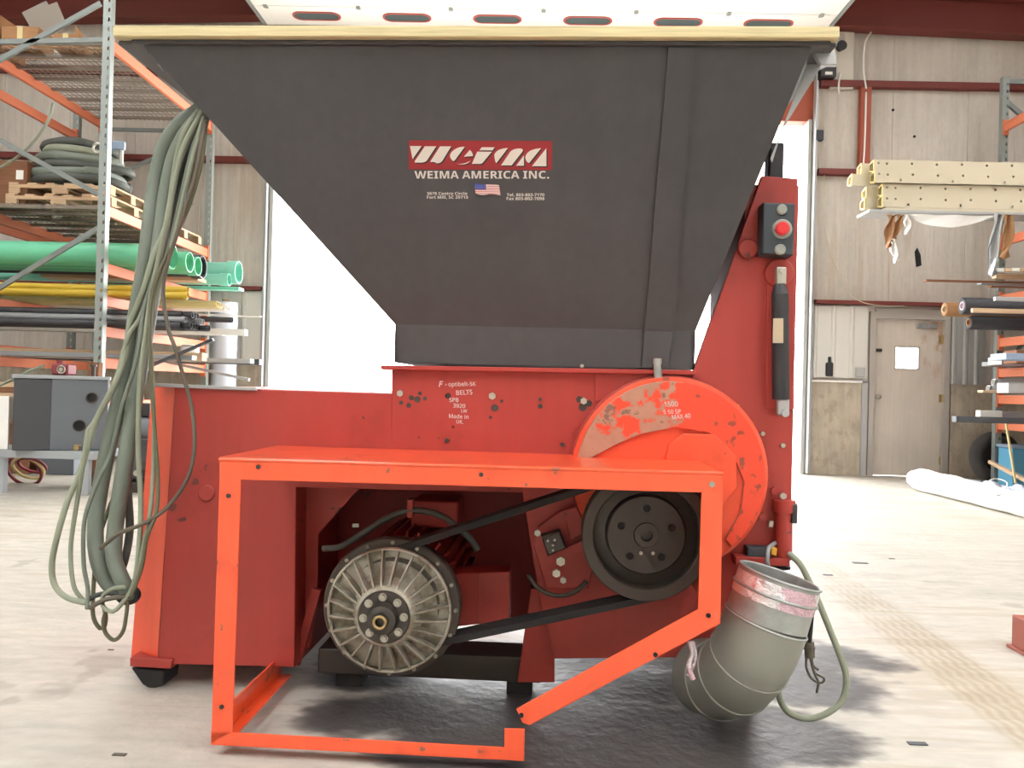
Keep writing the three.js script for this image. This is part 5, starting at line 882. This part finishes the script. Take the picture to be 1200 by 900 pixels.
// things on the shelves
{
  const sh = (k) => RV[k] + 0.07;
  const lng = (name, pxEnd, d, y, h, w, mat, label, cat, o = {}) => tag(obj(name, [rbox(at(pxEnd, 400, d).x, y, -d - w / 2, o.x1 ?? 7.3, y + h, -d + w / 2, Math.min(0.006, h / 3), 1)], mat), label, cat, 'lengths on the storage rack');
  lng('flat_bar', 1082, 9.9, sh(2), 0.02, 0.08, M.brownWood, 'rusty flat bar reaching farthest out of the rack', 'bar'); lng('flat_bar', 1146, 10.1, sh(2), 0.03, 0.1, M.greyPipe, 'grey flat bar beside the rusty one', 'bar');
  lng('wood_piece', 1163, 9.8, sh(2) + 0.035, 0.06, 0.1, M.pallet, 'pale wood piece on the flat bars', 'wood'); lng('wood_piece', 1158, 10.3, sh(2) + 0.001, 0.06, 0.09, M.brownWood, 'dark wood piece behind the pale one', 'wood');
  const roll = (px, d, y, r, mat, label, core) => { const x0 = at(px, 360, d).x, t = thing('material_roll', label, 'roll', V(x0 + 1, y - r, -d), 'rolls on the storage rack'); obj('wrap', pipe(V(x0, y, -d), V(7.35, y, -d), r, r * 0.5, 24), mat, t); obj('core', pipe(V(x0 - 0.01, y, -d), V(x0 + 0.2, y, -d), r * 0.52, r * 0.12, 20), core, t); };
  roll(1128, 9.6, sh(3) + 0.25, 0.1, M.blackPipe, 'thick black roll with shiny wrinkled end', M.foil); roll(1107, 9.9, sh(3) + 0.24, 0.085, M.card, 'brown cardboard roll beside the black roll', M.pallet); roll(1136, 9.9, sh(3) + 0.09, 0.085, M.boxGrey, 'grey roll lying below the black roll', M.card);
  lng('angle_profile', 1138, 9.35, sh(3) + 0.15, 0.05, 0.05, M.pallet, 'pale angle profile in front of the black roll', 'profile'); lng('angle_profile', 1164, 9.3, sh(3) + 0.28, 0.05, 0.05, M.sheet, 'grey angle profile above the pale one', 'profile');
  for (let i = 0; i < 5; i++) { const x0 = XP + 0.0 + i * 0.15, t = thing('parts_bin', 'small grey blue parts bin on the shelf under the rolls', 'bin', V(x0, sh(3), -9.2), 'parts bins on the shelf'); if (i === 0) { t.parent.remove(t); continue; } obj('bin_body', [box(x0, sh(3), -8.9, x0 + 0.13, sh(3) + 0.02, -8.7), box(x0, sh(3), -8.9, x0 + 0.006, sh(3) + 0.13, -8.7), box(x0 + 0.124, sh(3), -8.9, x0 + 0.13, sh(3) + 0.13, -8.7), box(x0, sh(3), -8.9, x0 + 0.13, sh(3) + 0.13, -8.894)], M.blueTool, t); obj('bin_lip', box(x0, sh(3), -8.706, x0 + 0.13, sh(3) + 0.07, -8.7), M.blueTool, t); }
  lng('tray', 1166, 10.2, sh(4), 0.1, 0.3, M.sheet, 'pale grey tray on the middle shelf', 'tray'); lng('tray', 1157, 10.6, sh(4), 0.06, 0.24, M.greyPipe, 'darker grey tray behind the pale one', 'tray'); lng('tray', 1184, 9.6, sh(4), 0.15, 0.26, M.brownWood, 'dark brown case on the middle shelf', 'case');
  for (let i = 0; i < 4; i++) tag(obj('grey_tube', pipe(V(at(1156 + i * 3, 450, 9.9).x, sh(5) + 0.05 + (i > 1 ? 0.08 : 0), -9.8 - i % 2 * 0.12), V(7.3, sh(5) + 0.05 + (i > 1 ? 0.08 : 0), -9.8 - i % 2 * 0.12), 0.045, 0.006, 16), i % 2 ? M.whitePipe : M.sheet), `${i % 2 ? 'white' : 'pale grey'} tube ${i > 1 ? 'on top of' : 'lowest in'} the bundle on the low shelf`, 'tube', 'grey tubes on the low shelf');
  lng('plank', 1150, 9.5, sh(5), 0.03, 0.12, M.pallet, 'thin tan plank below the grey tubes', 'plank');
  lng('steel_section', 1120, 9.3, sh(6), 0.07, 0.1, M.boxGrey, 'dark steel section with a bright cut end reaching out', 'section'); lng('steel_section', 1140, 9.6, sh(6), 0.05, 0.14, M.sheet, 'bright steel section beside the dark one', 'section'); lng('steel_section', 1148, 9.75, sh(6) + 0.055, 0.08, 0.1, M.whitePipe, 'short pale block on the steel sections', 'block', { x1: at(1172, 480, 9.75).x }); lng('steel_section', 1170, 10.2, sh(6), 0.12, 0.2, M.greyPipe, 'grey channel at the back of the lowest shelf', 'section');
  lng('tray', 1170, 8.9, sh(4), 0.07, 0.3, M.blueTool, 'blue grey tray at the front of the middle shelf', 'tray'); lng('steel_section', 1176, 9.1, sh(5), 0.11, 0.22, M.sheet, 'bright folded sheet stack beside the grey tubes', 'sheet stack');
  for (let i = 0; i < 4; i++) { const bx = at(1172 + i * 8, 330, 9.6).x; tag(obj('wood_piece', rbox(bx, sh(2) + 0.1 + 0.001 * i, -9.75 + 0.02 * i, bx + 0.34, sh(2) + 0.14, -9.66 + 0.02 * i, 0.005, 1), i % 2 ? M.pallet : M.whitePipe), ['short pale offcut on top of the wood pieces', 'short tan offcut among the wood pieces', 'short white offcut among the wood pieces', 'short light offcut at the end of the wood pieces'][i], 'offcut', 'offcuts on the storage rack'); }
  { const c = at(1195, 392, 9.2); tag(obj('rag_bundle', [new THREE.SphereGeometry(0.09, 14, 10).scale(1.2, 0.8, 1).translate(c.x, sh(3) + 0.075, -8.55), new THREE.SphereGeometry(0.06, 12, 8).translate(c.x + 0.1, sh(3) + 0.06, -8.5)], M.whitePlastic), 'bunched white rag at the front of the bin shelf', 'rag'); }
  { const c = at(1195, 300, 9.8); const t = thing('hand_crank', 'pale metal crank frame standing on the upper shelf', 'tool', V(c.x, sh(2), -9.4)); obj('frame', [bar(V(c.x, sh(2), -9.4), V(c.x, sh(2) + 0.5, -9.4), 0.06, 0.06), bar(V(c.x - 0.12, sh(2) + 0.44, -9.4), V(c.x + 0.3, sh(2) + 0.44, -9.4), 0.07, 0.05)], M.sheet, t); obj('handle', cyl(V(c.x - 0.08, sh(2) + 0.46, -9.4), V(c.x - 0.08, sh(2) + 0.6, -9.4), 0.025), M.corr, t); }
  const x = at(1186, 540, 10.6).x, t = thing('blue_bin', 'light blue plastic bin on the floor under the rack', 'bin', V(x + 0.3, 0, -10.75)); obj('bin_body', rbox(x, 0, -10.92, x + 0.7, 0.5, -10.6, 0.02), M.blueBox, t); obj('bin_lid', rbox(x - 0.02, 0.5, -10.94, x + 0.72, 0.54, -10.58, 0.01), M.blueTool, t);
  const w = at(1166, 533, 11.2), tt = thing('spare_tyre', 'worn tyre leaning on the wall beside the rack', 'tyre', V(w.x, 0, w.z)); obj('tread', new THREE.TorusGeometry(0.26, 0.085, 14, 48).scale(1, 1, 0.9).translate(w.x, 0.345, w.z), M.tyre, tt); obj('wheel', [cyl(V(w.x, 0.345, w.z - 0.05), V(w.x, 0.345, w.z + 0.02), 0.19, 0.19, 32)], M.darkSteel, tt);
  tag(obj('loose_strut', bar(at(1160, 541, 10.6), at(1208, 566, 9.8), 0.05, 0.04), M.pallet), 'tan strut slanting across the foot of the rack', 'strut'); tag(obj('loose_strut', bar(at(1179, 496, 10.0), at(1190, 566, 10.0), 0.02, 0.02), M.tan), 'thin pale stick hanging below the lowest shelf', 'stick');
}
/* roll of white sheeting and tarp on the floor */
{
  const a = onFloor(1061, 573), b = onFloor(1230, 617), n = 30, ring = 20, pos = [], idx = [], up = V(0, 1, 0), dir = b.clone().sub(a).normalize(), side = dir.clone().cross(up);
  for (let i = 0; i <= n; i++) for (let k = 0; k < ring; k++) { const t = k / ring * 2 * Math.PI, r = 0.135 * (1 + 0.05 * Math.sin(i * 0.9 + k) + 0.04 * Math.sin(k * 3 + i * 0.3)) * (i === 0 ? 0.82 : 1) * (1 - 0.2 * i / n), c = a.clone().lerp(b, i / n).add(V(0, 0.13 * (1 - 0.2 * i / n), 0)).addScaledVector(side, -0.13), p = c.addScaledVector(side, Math.cos(t) * r * 1.1).addScaledVector(up, Math.max(Math.sin(t) * r, -0.125 * (1 - 0.2 * i / n))); pos.push(p.x, Math.max(p.y, 0.002), p.z); }
  for (let i = 0; i < n; i++) for (let k = 0; k < ring; k++) { const q = i * ring + k, r = i * ring + (k + 1) % ring; idx.push(q, q + ring, r, r, q + ring, r + ring); } for (let k = 1; k < ring - 1; k++) idx.push(0, k, k + 1);
  const g = new THREE.BufferGeometry(); g.setAttribute('position', new THREE.Float32BufferAttribute(pos, 3)); g.setIndex(idx); g.computeVertexNormals();
  tag(obj('sheeting_roll', g, M.whitePlastic), 'long roll of white sheeting lying on the concrete floor', 'roll');
  const t = new THREE.PlaneGeometry(1, 1, 40, 14), p = t.attributes.position, c0 = onFloor(1088, 566), c1 = onFloor(1225, 582), c2 = onFloor(1240, 600), c3 = onFloor(1120, 580);
  for (let i = 0; i < p.count; i++) { const u = p.getX(i) + 0.5, v = p.getY(i) + 0.5, e = Math.sin(Math.PI * u) ** 0.4 * Math.sin(Math.PI * v) ** 0.4, q = c3.clone().lerp(c2, u).lerp(c0.clone().lerp(c1, u), v); p.setXYZ(i, q.x, 0.006 + e * (0.09 + 0.05 * Math.sin(u * 21 + v * 7) + 0.035 * Math.sin(u * 9 - v * 17) + 0.02 * Math.sin(u * 50 + v * 20)), q.z); }
  t.computeVertexNormals(); const t2 = t.clone(), p2 = t2.attributes.position; for (let i = 0; i < p2.count; i++) p2.setY(i, Math.max(0.001, p2.getY(i) - 0.004));
  tag(obj('crumpled_tarp', [t, t2], M.tarp), 'crumpled bluish white tarp heaped behind the sheeting roll', 'tarp');
  tag(obj('white_string', tube([[1150, 562], [1165, 553], [1180, 558], [1172, 572], [1158, 570]].map(([x, y]) => onFloor(x, y + 8, 0.2)), 0.008, 30, 6), M.whitePipe), 'white string lying loose on the tarp', 'string');
}
/* rusty steel foot at the edge of the floor */
{ const c = onFloor(1203, 768), t = thing('steel_stand', 'rust red steel stand with a flange on the open floor', 'stand', c); obj('post', rbox(c.x - 0.008, 0.012, c.z - 0.1, c.x + 0.12, 0.15, c.z, 0.005), M.column, t); obj('flange', rbox(c.x - 0.02, 0, c.z - 0.12, c.x + 0.14, 0.014, c.z + 0.02, 0.003, 1), M.column, t); }
// litter on the floor
[[1008, 660, 0.05], [905, 0, 0], [970, 674, 0.03], [1075, 872, 0.03], [760, 0, 0], [1045, 655, 0.02], [205, 765, 0.012], [130, 762, 0.012], [100, 676, 0.012], [140, 885, 0.02]].forEach(([x, y, s]) => { if (!s) return; const c = onFloor(x, y); tag(obj('floor_scrap', rbox(c.x - s, 0.0005, c.z - s * 0.4, c.x + s, 0.004, c.z + s * 0.4, 0.0015, 1).rotateY(0), s > 0.025 ? M.boxGrey : M.hoseBrown), 'small flat dark scrap lying on the concrete', 'scrap', 'scraps on the floor'); });
console.log('clutter built');
scene.traverse((o) => { if (o.isMesh) o.castShadow = o.receiveShadow = true; });
renderer.render(scene, camera);
